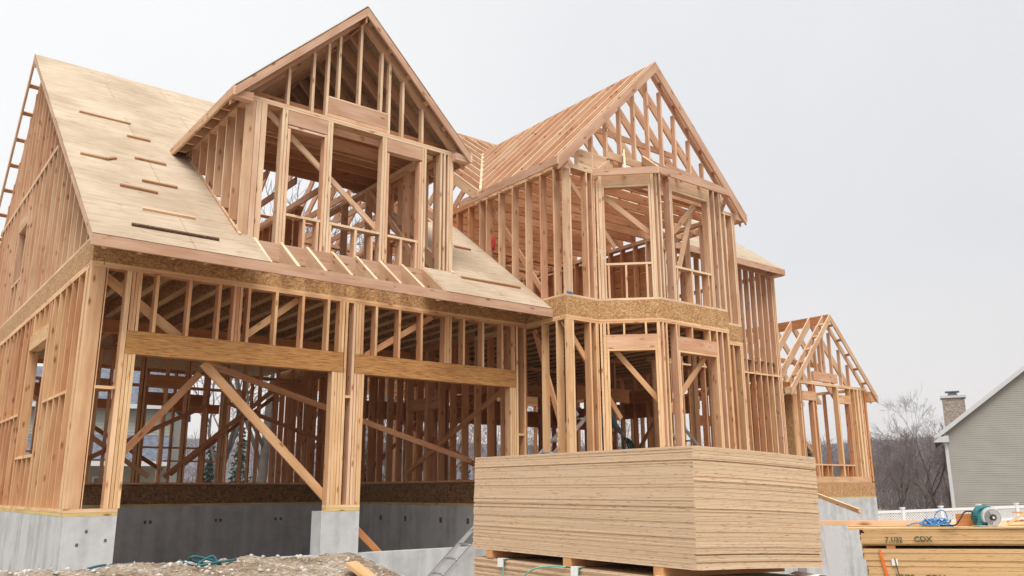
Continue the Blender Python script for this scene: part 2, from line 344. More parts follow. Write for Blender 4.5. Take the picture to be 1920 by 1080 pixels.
def tube_mesh(path, r, seg=6, closed=False):
    """verts, faces of a swept tube; r a number or list"""
    P = [V(p) for p in path]; n = len(P); vs = []; fs = []
    up = V((0, 0, 1))
    for i, p in enumerate(P):
        d = (P[min(i+1, n-1)]-P[max(i-1, 0)])
        d = d.normalized() if d.length > 1e-9 else V((1, 0, 0))
        a = d.cross(up); a = a.normalized() if a.length > 1e-3 else d.cross(V((1, 0, 0))).normalized()
        b = d.cross(a); rr = r[i] if isinstance(r, (list, tuple)) else r
        vs += [p+(a*math.cos(2*math.pi*k/seg)+b*math.sin(2*math.pi*k/seg))*rr for k in range(seg)]
    for i in range(n-1):
        for k in range(seg):
            fs.append((i*seg+k, i*seg+(k+1) % seg, (i+1)*seg+(k+1) % seg, (i+1)*seg+k))
    fs += [tuple(range(seg-1, -1, -1)), tuple(range((n-1)*seg, n*seg))]
    return vs, fs
class Mesh:
    def __init__(s): s.v = []; s.f = []; s.mi = []
    def add(s, vs, fs, m=0):
        o = len(s.v); s.v += [V(q) for q in vs]; s.f += [tuple(i+o for i in f) for f in fs]; s.mi += [m]*len(fs)
    def tube(s, path, r, seg=6, m=0): s.add(*tube_mesh(path, r, seg), m)
    def box(s, *a, m=0): s.add(boxv(*a), BOXF, m)
    def obj(s, name, mat, parent=None, M=None, smooth=False):
        o = mesh_obj(name, s.v, s.f, mat, parent, M, smooth)
        if any(s.mi): o.data.polygons.foreach_set('material_index', s.mi)
        return o
def smooth_path(pts, n=8):
    P = [V(p) for p in pts]; P = [2*P[0]-P[1]]+P+[2*P[-1]-P[-2]]; out = []
    for i in range(1, len(P)-2):
        for k in range(n):
            t = k/n; a, b, c, d = P[i-1], P[i], P[i+1], P[i+2]
            out.append(.5*((2*b)+(c-a)*t+(2*a-5*b+4*c-d)*t*t+(3*b-a-3*c+d)*t**3))
    out.append(P[-2]); return out
#@@BODY
# ================================================================ THE HOUSE FRAME
house = empty('timber_house', (8.0, 13.0, -1.0))
tag(house, 'unfinished two storey timber house frame with steep gables standing on grey concrete', 'house')
MS = .744                                   # main roof 9 in 12
def zg(y): return 3.017+MS*(y-10.57)        # garage roof, top of sheathing
def zgb(y): return 8.76-.93*(y-18.29)       # its back slope
def zc(y): return 5.64+MS*(y-12.4)          # main house roof
SILL = -.278; TP = 2.784; TP2 = 2.86; RIM = 3.185; F2 = 3.226
X, Yd, Z = V((1, 0, 0)), V((0, 1, 0)), V((0, 0, 1))
GY = 11.3; GX = 2.16; BY = 10.24; BX = 9.22; CY = 12.75; BXR = 14.0

# ---- foundation
fd = part('foundation', house)
def cbox(name, x0, x1, y0, y1, z0, z1, mat=M_CONC):
    return mesh_obj(name, boxv(0, x1-x0, 0, y1-y0, 0, z1-z0), BOXF, mat, fd, Matrix.Translation((x0, y0, z0)))
def L_pier(name, x0, x1, y0, y1, zt):
    return cbox(name, x0, x1, y0, y1, -2.1, zt)
L_pier('foundation_wall', GX, GX+.6, GY, GY+.25, SILL)
L_pier('pier', 5.455, 6.06, GY+.002, GY+.30, SILL)
L_pier('foundation_wall', GX+.001, GX+.25, GY+.2505, 24.2, SILL-.001)
cbox('foundation_wall', GX+.6, 9.2, GY+.03, GY+.23, -2.1, -.876)
cbox('foundation_wall', 2.42, 9.22, 18.0, 18.25, -2.1, SILL, M_CONCD)
cbox('foundation_wall', 9.222, 9.45, GY-.3, 22.4, -2.1, SILL-.002, M_CONCD)
cbox('foundation_wall', 9.24, 14.0, BY+.01, BY+.24, -2.1, SILL)
cbox('foundation_wall', 14.001, 19.0, CY, CY+.24, -2.1, SILL)
cbox('foundation_wall', 19.76, 23.5, 13.0, 13.24, -2.4, -.265)
cbox('foundation_wall', 19.761, 20.0, 13.241, 16.6, -2.4, -.266)
cbox('foundation_wall', 23.26, 23.499, 13.241, 16.6, -2.4, -.266)
# parging patch on the side wing's concrete
pv = [(.0, .70, 0), (.03, .66, .25), (-.02, .78, .55), (.08, .74, .95), (.10, .86, 1.4), (.08, .80, 1.62)]
pm_v = [(20.66+q, yy, -.99-zz_) for yy in (12.991, 13.002) for l_, r_, zz_ in pv for q in (l_, r_)]
nP = len(pv)*2
pm_f = [(2*i, 2*i+1, 2*i+3, 2*i+2) for i in range(len(pv)-1)]+[(nP+2*i+2, nP+2*i+3, nP+2*i+1, nP+2*i) for i in range(len(pv)-1)]+[(2*i, 2*i+2, nP+2*i+2, nP+2*i) for i in range(len(pv)-1)]+[(2*i+3, 2*i+1, nP+2*i+1, nP+2*i+3) for i in range(len(pv)-1)]+[(1, 0, nP, nP+1)]
mesh_obj('parging_patch', pm_v, pm_f, M_PATCH, fd)
TH = [boxv(x, x+.03, GY-.004, GY+.01, z, z+.035) for x, z in ((2.42, -.47), (2.33, -.62), (2.64, -.58))]
TH += [boxv(x, x+.05, 17.993, 18.01, -.61, -.545) for x in (4.9, 5.0, 6.3, 6.4, 7.6, 7.72)]+[boxv(9.212, 9.23, y, y+.07, -.6, -.5) for y in (13.0, 13.9, 15.2, 16.2)]
for q in TH: mesh_obj('tie_hole', q, BOXF, M_HOLE, fd)

# ---- garage: wall of the two door openings
gp = part('garage_door_wall', house); g = Wall(gp, (0, GY), (1, 0), (0, 1))
for a0, a1 in ((GX, 2.76), (5.53, 6.06), (8.84, 9.2)):
    g.plate(a0, a1, SILL, -.235, mat=M_TREAT, name='sill_plate'); g.plate(a0, a1, -.235, -.19, mat=M_PALE)
g.plate(GX+.003, 5.63, TP, 2.822); g.plate(GX+.15, BX-.02, 2.822, TP2, mat=M_PALE); g.plate(5.632, BX-.02, TP, 2.822)
g.stud(2.163, 2.335, -.19, TP, mat=M_PALE, name='corner_post')
g.stud(2.345, 2.36, -.19, TP)
g.plate(2.345, 2.588, 1.25, 1.29, name='nailer', mat=M_PALE)
g.stud(2.59, 2.652, -.19, TP, mat=M_PALE, name='king_stud')
for a in (2.655, 2.70, 2.742): g.stud(a, a+.041, -.19, 1.712, name='jack_stud', mat=M_PALE)
for a0, a1 in ((2.662, 6.23-.70), ): pass
def header(a0, a1, z0=1.714, z1=2.012):
    return plank('header', gp, g.P(a0, .07, (z0+z1)/2), g.P(a1, .07, (z0+z1)/2), z1-z0, .146, (0, 0, 1), M_PSL)
header(2.656, 5.70); header(5.893, 8.995)
crip = [(2.66, 2.70), (2.702, 2.742), (2.744, 2.782), (2.955, 2.997), (3.378, 3.421), (3.779, 3.821), (3.992, 4.033), (4.036, 4.078), (4.081, 4.12), (4.196, 4.237),
        (4.597, 4.639), (5.003, 5.045), (5.409, 5.451), (5.61, 5.655), (5.657, 5.70), (5.895, 5.935), (5.937, 5.98), (5.983, 6.026), (6.22, 6.263), (6.633, 6.675), (7.045, 7.086),
        (7.50, 7.545), (7.548, 7.595), (7.60, 7.645), (7.87, 7.912), (8.266, 8.308), (8.676, 8.718), (8.89, 8.93), (8.932, 8.97)]
for a0, a1 in crip: g.stud(a0, a1, 2.014, TP, name='cripple_stud')
for a in (5.53, 5.575, 5.62, 5.665): g.stud(a, a+.043, -.19, 1.712, name='jack_stud', mat=M_PALE)
g.stud(5.712, 5.756, -.19, TP, name='king_stud', mat=M_PALE)
g.stud(5.84, 5.885, -.19, TP, name='king_stud', mat=M_PINK)
for a in (5.892, 5.936, 5.98, 6.018): g.stud(a, a+.04, -.19, 1.712, name='jack_stud', mat=M_PALE)
for a in (8.86, 8.905, 8.95): g.stud(a, a+.043, -.19, 1.712, name='jack_stud', mat=M_PALE)
g.stud(9.0, 9.04, -.19, TP, name='king_stud', mat=M_PALE)
g.stud(9.17, 9.21, -.19, TP)
g.plate(9.04, 9.2, .9, .94, name='nailer', mat=M_PALE)
g.plate(5.757, 5.839, 1.34, 1.38, name='nailer', mat=M_PALE)
g.brace(3.70, 1.70, 5.62, -.12, w=.12, mat=M_PALE)
g.brace(2.30, 2.75, 3.40, 1.98, w=.12)
g.brace(4.15, 2.05, 5.0, 2.75)
g.brace(6.15, 2.02, 7.35, 2.78, mat=M_TAN if False else M_LUM)
rb = plank('rim_board', gp, g.P(GX+.03, .016, (TP2+RIM)/2), g.P(BX-.01, .016, (TP2+RIM)/2), RIM-TP2, .03, (0, 0, 1), M_OSB)
br2 = plank('brace', gp, (4.145, 12.5, 1.83), (8.9, 12.5, .51), .09, .038, (0, 0, 1), M_LUM)
plank('brace', gp, (3.84, 12.0, 1.63), (2.75, 12.0, .29), .09, .038, (0, 0, 1), M_LUM)

# ---- garage: side wall under the gable end
sp = part('garage_side_wall', house); s = Wall(sp, (GX, 0), (0, 1), (1, 0))
s.plate(GY+.145, 24, SILL, -.235, mat=M_TREAT, name='sill_plate'); s.plate(GY+.145, 24, -.235, -.19, mat=M_PALE)
s.plate(GY+.145, 17.2, TP, 2.822, mat=M_PALE); s.plate(17.2, 24, TP, 2.822); s.plate(GY, 24, 2.822, TP2, mat=M_PALE)
for a in (11.47, 11.515, 11.56): s.stud(a, a+.042, -.19, TP, mat=M_PALE)
W1 = (13.86, 15.3)
s.row(11.96, 24, -.19, TP, skip=[(W1[0]-.1, W1[1]+.1)])
for a0, a1 in ((W1[0]-.085, W1[0]-.043), (W1[1]+.043, W1[1]+.085)): s.stud(a0, a1, -.19, TP, name='king_stud')
for a0, a1 in ((W1[0]-.042, W1[0]), (W1[1], W1[1]+.042)): s.stud(a0, a1, -.19, 2.21, name='jack_stud')
s.plate(W1[0]-.042, W1[1]+.042, 2.215, 2.455, name='header', mat=M_PALE)
s.plate(W1[0], W1[1], .50, .545, name='window_sill', mat=M_PALE)
a = W1[0]+.02
while a < W1[1]:
    s.stud(a, a+.04, -.19, .498, name='cripple_stud'); s.stud(a+.05, a+.09, 2.458, TP, name='cripple_stud'); a += .4
a = 11.98
while a < 22:
    if not (W1[0]-.45 < a < W1[1]+.1): s.plate(a+.02, a+.386, 1.2+.04*((int(a*10)) % 2), 1.24+.04*((int(a*10)) % 2), name='blocking', mat=M_PALE)
    a += .4064
plank('rim_board', sp, s.P(GY-.01, .016, (TP2+RIM)/2), s.P(24, .016, (TP2+RIM)/2), RIM-TP2, .03, (0, 0, 1), M_OSB)
s.plate(GY, 24, RIM, F2, mat=M_PALE)
# upper storey, raked by the roof; plates where the lines cross
def under(y): return min(zg(y) if y < 18.29 else 99, zgb(y) if y > 18.0 else 99)-.33
W2 = (17.45, 18.4)
PLZ = 5.64
y = GY+.12
while y < 23.2:
    top = under(y)
    if not (W2[0]-.06 < y < W2[1]+.06):
        if top < PLZ+.05: s.stud(y-.02, y+.02, F2, top)
        else:
            s.stud(y-.02, y+.02, F2, PLZ-.002)
            if top > PLZ+.2: s.stud(y-.02, y+.02, PLZ+.08, top)
    elif top > PLZ+.2: s.stud(y-.02, y+.02, PLZ+.08, top)
    y += .4064 if y > 14.5 else .40
s.plate(15.05, 21.4, PLZ, PLZ+.038, mat=M_PALE); s.plate(15.1, 21.35, PLZ+.039, PLZ+.077, mat=M_PALE)
for a0, a1 in ((W2[0]-.085, W2[0]-.043), (W2[1]+.043, W2[1]+.085)): s.stud(a0, a1, F2, PLZ-.002, name='king_stud')
for a0, a1 in ((W2[0]-.042, W2[0]), (W2[1], W2[1]+.042)): s.stud(a0, a1, F2, 4.95, name='jack_stud', mat=M_PINK)
s.plate(W2[0]-.042, W2[1]+.042, 4.955, 5.24, name='header', mat=M_PALE); s.plate(W2[0], W2[1], 3.85, 3.89, name='window_sill', mat=M_PALE)
for a in (17.62, 18.0): s.stud(a, a+.04, F2, 3.848, name='cripple_stud'); s.stud(a, a+.04, 5.243, PLZ-.002, name='cripple_stud')

# ---- garage back wall, dividing wall and ceiling
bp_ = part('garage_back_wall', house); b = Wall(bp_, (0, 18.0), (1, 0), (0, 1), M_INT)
b.plate(GX+.3, 9.2, SILL, -.235, mat=M_TREAT, name='sill_plate')
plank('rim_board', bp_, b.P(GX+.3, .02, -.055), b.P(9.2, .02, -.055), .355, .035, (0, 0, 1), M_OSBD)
b.plate(GX+.3, 9.2, .15, .19); b.plate(GX+.3, 9.2, TP, TP2)
for a in (2.55, 2.95, 3.36, 3.40, 3.75, 3.79, 4.02, 4.35, 5.1, 7.1, 7.85, 4.6, 4.66, 5.5, 5.56, 5.9, 6.28, 6.33, 6.38, 6.74, 7.5, 8.2, 8.25, 8.3, 8.7, 9.1):
    b.stud(a, a+.042, .19, TP)
b.plate(4.70, 5.5, 2.1, 2.35, name='header', mat=M_OLD); b.plate(7.54, 8.2, 2.1, 2.4, name='header', mat=M_OLD)
b.plate(3.40, 4.0, 1.95, 2.2, name='header', mat=M_OLD)
b.brace(2.5, 1.9, 4.9, .3, n=-.02); b.brace(3.2, .35, 5.9, 1.75, n=-.02); b.brace(5.2, .3, 7.4, 2.2, n=-.02); b.brace(6.4, 1.85, 9.0, 1.0, n=-.02)
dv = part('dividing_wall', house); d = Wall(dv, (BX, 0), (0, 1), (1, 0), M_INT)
d.plate(GY-.3, 22, SILL, -.235, mat=M_TREAT, name='sill_plate')
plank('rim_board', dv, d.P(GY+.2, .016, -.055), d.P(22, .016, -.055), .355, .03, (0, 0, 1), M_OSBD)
d.plate(CY+.11, 22, .15, .19); d.plate(CY+.11, 22, TP, TP2)
d.row(11.62, 17.9, .19, TP); d.row(18.3, 22, .19, TP)
for a in (11.45, 11.49, 11.54): d.stud(a, a+.042, -.19, TP)
for a in (14.5, 14.55, 16.9): d.stud(a, a+.042, .19, TP)
d.brace(11.6, 1.9, 15.2, .35, n=-.02); d.brace(12.6, .3, 16.4, 1.7, n=.16); d.plate(14.1, 15.3, 1.6, 1.84, name='blocking')
gc = part('garage_ceiling', house)
x = GX+.25
k = 0
while x < BX-.05:
    plank('joist_web', gc, (x, GY+.04, 3.022), (x, 18.2, 3.022), .24, .011, Z, M_WEB)
    for zz in (2.885, 3.16): plank('joist_flange', gc, (x, GY+.035, zz), (x, 18.21, zz), .062, .038, X, M_JOIST)
    x += .4064
mesh_obj('subfloor', boxv(0, 7.0, 0, 12.6, 0, .02), BOXF, M_SUBF, gc, Matrix.Translation((2.2, 11.34, 3.186)))
mesh_obj('subfloor', boxv(0, 6.7, 0, 5.7, 0, .02), BOXF, M_SUBF, gc, Matrix.Translation((2.45, 18.26, .128)))
plank('beam', gc, (2.35, 15.2, 2.74), (9.2, 15.2, 2.74), .22, .12, Z, M_OLD)

b3 = Wall(bp_, (0, 20.8), (1, 0), (0, 1), M_OLD)
b3.plate(GX+.3, 9.2, .15, .19); b3.plate(GX+.3, 9.2, TP, TP2)
for a in (2.9, 3.5, 4.1, 4.9, 5.4, 5.45, 6.1, 6.9, 7.3, 8.0, 8.6): b3.stud(a, a+.042, .19, TP)
b3.plate(2.9, 4.1, 2.05, 2.35, name='header'); b3.plate(5.45, 6.9, 2.0, 2.3, name='header'); b3.plate(2.9, 4.1, .85, .89, name='window_sill'); b3.plate(5.45, 6.9, 1.0, 1.04, name='window_sill')
b3.brace(3.0, 2.3, 6.0, .5); b3.brace(6.2, .4, 8.8, 2.5)
# ---- main (garage) roof
rp = part('garage_roof', house)
def roof_sheet(par, name, poly, zf, slope, th=.014, mat=M_ROOF, flip=1):
    """poly of (x,y) laid on a roof plane rising along y; the mesh lies in the plane so that its local y runs up the slope"""
    ey = V((0, 1, slope)).normalized(); ez = X.cross(ey)
    o = V((poly[0][0], poly[0][1], zf(poly[0][1]))); M = frame(o, X, ey, ez); Mi = M.inverted()
    P = [Mi @ V((x, y, zf(y))) for x, y in poly]
    n = len(P); low = [p-V((0, 0, th)) for p in P]
    F = [tuple(range(n)), tuple(range(2*n-1, n-1, -1))]+[(i, n+i, n+(i+1) % n, (i+1) % n) for i in range(n)]
    return mesh_obj(name, P+low, F, mat, par, M)
roof_sheet(rp, 'roof_sheathing', [(1.985, 10.555), (4.19, 10.555), (4.185, 11.29), (3.965, 11.29), (3.965, 14.2), (5.8, 16.93), (5.8, 18.29), (1.985, 18.29)], zg, MS)
roof_sheet(rp, 'roof_sheathing', [(7.045, 10.555), (9.205, 10.555), (9.205, 13.5), (7.64, 13.5), (7.64, 11.29), (7.05, 11.29)], zg, MS)
rz = .016
x = 2.18
rx = []
while x < 9.2: rx.append(x); x += .4064
for x in rx+[9.19]:
    inside = 4.0 < x < 7.6
    yt = 11.28 if inside else (min(18.2, 14.2+(x-3.97)*1.5) if 3.6 < x <= 4.0 else 18.25)
    rafter('rafter', rp, (x, 10.60, zg(10.60)-rz), (x, yt, zg(yt)-rz), .235, (.05 if inside else .038, 0, 0), M_PALE if inside else M_LUM, cut=.13)
plank('fascia', rp, (1.985, 10.579, 2.935), (6.1, 10.579, 2.935), .15, .038, Z, M_PINK2)
plank('fascia', rp, (6.103, 10.579, 2.935), (9.215, 10.579, 2.935), .15, .038, Z, M_PINK2)
plank('ledger', rp, (4.2, 11.279, 3.36), (7.62, 11.279, 3.36), .27, .036, Z, M_PINK)
# rake overhang: barge rafters and lookouts
rafter('barge_board', rp, (2.005, 10.60, zg(10.60)-rz), (2.005, 18.29, zg(18.29)-rz), .10, (.036, 0, 0), M_PALE)
rafter('barge_board', rp, (2.005, 24.4, zgb(24.4)-rz), (2.005, 18.30, zgb(18.30)-rz), .14, (.036, 0, 0), M_PALE)
rafter('rafter', rp, (2.22, 24.4, zgb(24.4)-rz), (2.22, 18.30, zgb(18.30)-rz), .14, (.036, 0, 0), M_LUM)
for i in range(13):
    y = 18.75+i*.47; plank('lookout', rp, (2.03, y, zgb(y)-.09), (2.6, y, zgb(y)-.09), .085, .038, (0, 1, -.93))
for i in range(9):
    y = 11.2+i*.8; plank('lookout', rp, (2.025, y, zg(y)-.09), (2.158, y, zg(y)-.09), .085, .038, (0, 1, MS))
plank('ridge_board', rp, (2.0, 18.295, 8.60), (9.2, 18.295, 8.60), .26, .03, Z)
for x in [2.6+.6*i for i in range(12)]:
    rafter('rafter', rp, (x, 24.2, zgb(24.2)-rz), (x, 18.32, zgb(18.32)-rz), .20, (.038, 0, 0), M_LUM)
for x in [2.8+.61*i for i in range(11)]:
    plank('collar_tie', rp, (x, 15.2, 6.1), (x, 20.8, 6.1), .14, .038, Z)
for z, y in ((6.9, 20.1), (5.6, 21.5)): plank('purlin', rp, (2.3, y, z), (9.1, y, z), .09, .038, (0, 1, -.9))
kw = Wall(rp, (0, 21.9), (1, 0), (0, 1), M_OLD)
kw.plate(2.3, 9.1, 3.25, 3.29); kw.plate(2.3, 9.1, 4.35, 4.43); kw.row(2.4, 9.1, 3.29, 4.35, name='knee_stud')
kw.plate(2.3, 7.0, 3.5, 3.95, dep=.03, name='knee_panel', mat=M_OLD)

# ---- dormer
dp = part('dormer', house); w = Wall(dp, (0, GY), (1, 0), (0, 1))
DX0, DX1, DC, DR = 3.97, 7.64, 5.80, 11.13
def zd(x): return 7.75-abs(x-DC)*.992
w.plate(DX0, DX1, 5.63, 5.668, mat=M_PALE); w.plate(DX0, DX1, 5.669, 5.707, mat=M_PALE)
w.plate(4.2, 7.62, 3.22, 3.26)
zb = 3.262
w.stud(4.115, 4.2, zb+.28, 5.63, mat=M_PINK); w.stud(4.205, 4.29, zb+.2, 5.63, mat=M_PALE)
for a0, a1, zt in ((4.53, 4.575, 5.63), (4.578, 4.622, 5.63), (4.627, 4.672, 5.335), (5.226, 5.27, 5.39), (5.274, 5.318, 5.63), (5.322, 5.366, 5.63), (5.369, 5.41, 3.955),
                   (6.09, 6.13, 3.90), (6.24, 6.285, 5.63), (6.29, 6.334, 5.63), (6.337, 6.38, 5.37), (6.955, 6.998, 5.37), (7.002, 7.046, 5.63), (7.05, 7.09, 5.63),
                   (7.37, 7.41, 5.63), (7.44, 7.483, 5.63), (7.52, 7.56, 5.63), (7.565, 7.638, 5.63)):
    w.stud(a0, a1, zb if zt > 4.1 else 3.4, zt-.002, mat=M_PALE if zt > 5.5 else None, name='stud' if zt > 5.5 else 'jack_stud')
w.plate(4.626, 5.27, 5.40, 5.625, name='header', mat=M_PINK); w.plate(4.628, 5.268, 5.345, 5.383, name='header', mat=M_PINK)
w.plate(6.338, 7.0, 5.40, 5.625, name='header', mat=M_PINK)
w.plate(4.675, 5.224, 3.955, 3.995, name='window_sill', mat=M_PALE); w.plate(5.37, 6.238, 3.955, 3.995, name='window_sill', mat=M_PALE); w.plate(6.382, 6.953, 3.945, 3.985, name='window_sill', mat=M_PALE)
for a in (4.945, 5.16, 5.80, 6.615, 6.90): w.stud(a, a+.042, zb, 3.952, name='cripple_stud')
w.brace(4.30, 5.63, 6.31, 4.06, w=.085, mat=M_PALE)
# gable over it
for a, zl in ((4.604, 5.71), (5.0, 5.71), (5.24, 5.71), (5.43, 6.06), (5.80, 6.06), (6.196, 6.06), (6.35, 5.71), (6.61, 5.71), (7.0, 5.71)):
    w.stud(a-.025, a+.02, zl, zd(a)-.235-.14*0, dep=.09, mat=M_PALE)
w.plate(5.262, 6.33, 5.775, 6.03, name='header', mat=M_PINK, dep=.09)
w.plate(5.262, 6.33, 6.032, 6.058, name='plate', mat=M_PALE, dep=.09); w.plate(5.262, 6.33, 5.71, 5.772, dep=.09)
for y0, z0 in ((11.9, 5.82), (12.6, 5.82)): plank('joist', dp, (3.99, y0, z0), (7.62, y0, z0), .2, .038, Z)
for sg, x0 in ((1, 3.74), (-1, 7.88)):
    # gable wall rafter, barge board, lookouts
    e = V((sg, 0, .992))
    lo = V((x0, 0, zd(x0)-.016)); hi = V((DC, 0, zd(DC)-.016))
    for nm, yy, dep, mt in (('barge_board', DR+.018, .105, M_PINK), ('rafter', GY+.02, .15, M_LUM), ('rafter', GY+.06, .15, M_LUM)):
        rafter(nm, dp, lo+V((0, yy, 0)), hi+V((0, yy, 0)), dep, (0, .037, 0), mt)
    for i in range(1, 6):
        x = x0+sg*(.1+i*.37); plank('lookout', dp, (x, DR+.037, zd(x)-.085), (x, GY, zd(x)-.085), .085, .036, e)
    i = 0; yy = GY+.45
    while yy < 16.9:
        lo_x = x0
        if zg(yy) > zd(x0)-.02: lo_x = DC-sg*(7.75-zg(yy))/.992
        if (DC-lo_x)*sg > .1:
            rafter('rafter', dp, (lo_x, yy, zd(lo_x)-.016), (DC, yy, zd(DC)-.016), .185, (0, .038, 0), M_LUM, cut=.12)
        yy += .4064
    # sheathing of this slope, valley end cut to the garage roof
    yv = lambda x: 10.57+(zd(x)-3.017)/MS
    ex = Yd*(-sg); ey = e.normalized(); ez = ex.cross(ey)
    xs = x0-sg*.02
    pts = [V((xs, DR, zd(xs))), V((DC, DR, zd(DC))), V((DC, yv(DC), zd(DC))), V((xs, yv(xs), zd(xs)))]
    prism('roof_sheathing', dp, pts, ez*.013*(1 if ez.z > 0 else -1), Yd, M_ROOF)
    plank('fascia', dp, (x0-sg*.02, DR, zd(x0)-.085), (x0-sg*.02, yv(x0)-.02, zd(x0)-.085), .14, .036, Z, M_PALE)
    # boxed return at the eave corner
    xr0, xr1 = sorted((x0, x0+sg*.26))
    prism('eave_return', dp, [(x0, DR+.04, zd(x0)-.16), (x0+sg*.28, DR+.04, zd(x0)-.16), (x0+sg*.28, DR+.04, zd(x0)-.03), (x0+sg*.02, DR+.04, zd(x0)-.05)], (0, .12, 0), X, M_PINK)
plank('ridge_board', dp, (DC, DR+.04, 7.6), (DC, 16.9, 7.6), .24, .03, Z)
for sx, nx in ((DX0, 1), (DX1, -1)):
    sw = Wall(dp, (sx, 0), (0, 1), (nx, 0))
    sw.plate(GY+.145, 14.35, 5.63, 5.668, dep=.14); sw.plate(GY+.145, 14.4, 5.669, 5.707, dep=.14)
    for i, a in enumerate([11.32]+[11.7+.4064*j for j in range(7)]):
        if i and zg(a) < 5.6: sw.stud(a-.02, a+.02, zg(a)+.003, 5.628)
    sw.stud(GY+.001, GY+.04, 3.56, 5.628, mat=M_PALE) if nx == 1 else None
    plank('rafter', dp, (sx+nx*.02, 11.3, zg(11.3)-.12), (sx+nx*.02, 14.1, zg(14.1)-.12), .235, .038, (0, -MS, 1))
y = 11.62
while y < 14.4:
    plank('ceiling_joist', dp, (DX0+.01, y, 5.82), (DX1-.01, y, 5.82), .22, .038, Z, M_INT); y += .4064
w2 = Wall(dp, (7.2, 0), (0, 1), (1, 0))
for a in (12.2, 12.9, 13.6, 14.6): w2.stud(a, a+.04, F2, 5.63)
w2.plate(11.5, 15.5, 5.55, 5.63); w2.brace(11.6, 3.7, 13.4, 5.5, n=-.03)
# second-floor partitions behind the dormer
pp = part('upper_partition', house)
p1 = Wall(pp, (0, 17.6), (1, 0), (0, 1), M_INT)
p1.plate(6.3, 9.1, F2, 3.266); p1.plate(6.3, 9.1, 5.6, 5.68); p1.row(6.4, 9.1, 3.27, 5.6)
p2 = Wall(pp, (6.5, 0), (0, 1), (1, 0), M_INT)
p2.plate(15.2, 21.5, F2, 3.266); p2.plate(15.2, 20.2, 5.5, 5.58); p2.row(15.3, 20.1, 3.27, 5.5)
p2.plate(15.2, 20, 4.3, 4.35, name='blocking')
# ---- gabled wing: front wall, left wall, right wall
gw = part('gabled_wing_wall', house)
f = Wall(gw, (0, BY), (1, 0), (0, 1)); lw = Wall(gw, (BX, 0), (0, 1), (1, 0)); rw = Wall(gw, (BXR, 0), (0, 1), (-1, 0))
for z0, z1, zt in ((.19, TP, 'a'), (F2, 5.52, 'b')):
    f.stud(9.222, 9.36, z0, z1, dep=.04, mat=M_PALE, name='corner_post')
    f.stud(9.362, 9.40, z0, z1, mat=M_PALE, name='corner_post')
    f.stud(9.76, 9.80, z0, z1)
    f.stud(9.90, 9.935, z0, z1); f.stud(9.94, 9.975, z0, z1)
    for a in (13.36, 13.41): f.stud(a, a+.042, z0, z1)
    f.stud(13.66, 13.70, z0, z1); f.stud(13.90, 13.94, z0, z1); f.stud(13.945, 13.998, z0, z1, mat=M_PINK)
    for y in ([10.50, 10.86, 11.27, 11.67, 12.08, 12.48, 12.70] if zt == 'b' else [10.48, 10.86]):
        lw.stud(y-.02, y+.02, z0, z1)
    for y in (10.65, 11.05, 11.46, 11.87, 12.27, 12.60): rw.stud(y-.02, y+.02, z0, z1)
for z0, z1, mt in ((.15, .19, M_PALE), (TP, 2.822, M_LUM), (2.823, TP2, M_PALE), (F2-.04, F2, M_PALE), (5.522, 5.56, M_PALE), (5.561, 5.60, M_PALE)):
    f.plate(BX+.001, 9.978, z0, z1, mat=mt); f.plate(13.34, BXR-.001, z0, z1, mat=mt)
    lw.plate(BY+.141, CY+.1, z0, z1, mat=mt); rw.plate(BY+.141, CY-.01, z0, z1, mat=mt)
f.plate(9.978, 13.34, 5.522, 5.60); 
lw.brace(10.3, .3, 11.25, 2.75, n=.16); f.brace(9.3, 2.78, 10.6, 1.2, n=.16)
lw.brace(11.0, 3.4, 12.6, 5.5, n=.16); f.brace(9.35, 5.5, 10.6, 4.3, n=.16)
def rim(parent, ax, ay, bx, by, z0=TP2, z1=RIM, mat=M_OSB):
    dd = V((bx-ax, by-ay, 0)); nn = V((-dd.y, dd.x, 0)).normalized()*.016
    a = V((ax, ay, (z0+z1)/2))+nn; c = V((bx, by, (z0+z1)/2))+nn
    return plank('rim_board', parent, a, c, z1-z0, .03, Z, mat)
rim(gw, BX, CY, BX, BY+.002); rim(gw, BX+.032, BY, 9.979, BY); rim(gw, 13.342, BY, BXR, BY); rim(gw, BXR, BY, BXR, CY)
rim(gw, BX+.001, BY, BXR, BY, -.233, .128); rim(gw, BXR, BY+.03, BXR, CY, -.233, .128)
# gable studs and the header lying on the plate
def zB(x): return 8.255-abs(x-11.62)*1.0154
for a in (9.95, 10.33, 10.70, 11.10, 11.49, 11.88, 12.27, 12.69, 13.08, 13.45):
    f.stud(a-.022, a+.02, 5.60, zB(a)-.26, dep=.09)
f.plate(9.58, 10.46, 5.66, 5.90, dep=.09, name='header', mat=M_PALE); f.plate(9.56, 10.48, 5.902, 5.935, dep=.09, mat=M_PALE); f.plate(9.58, 10.46, 5.602, 5.658, dep=.09, mat=M_PALE)

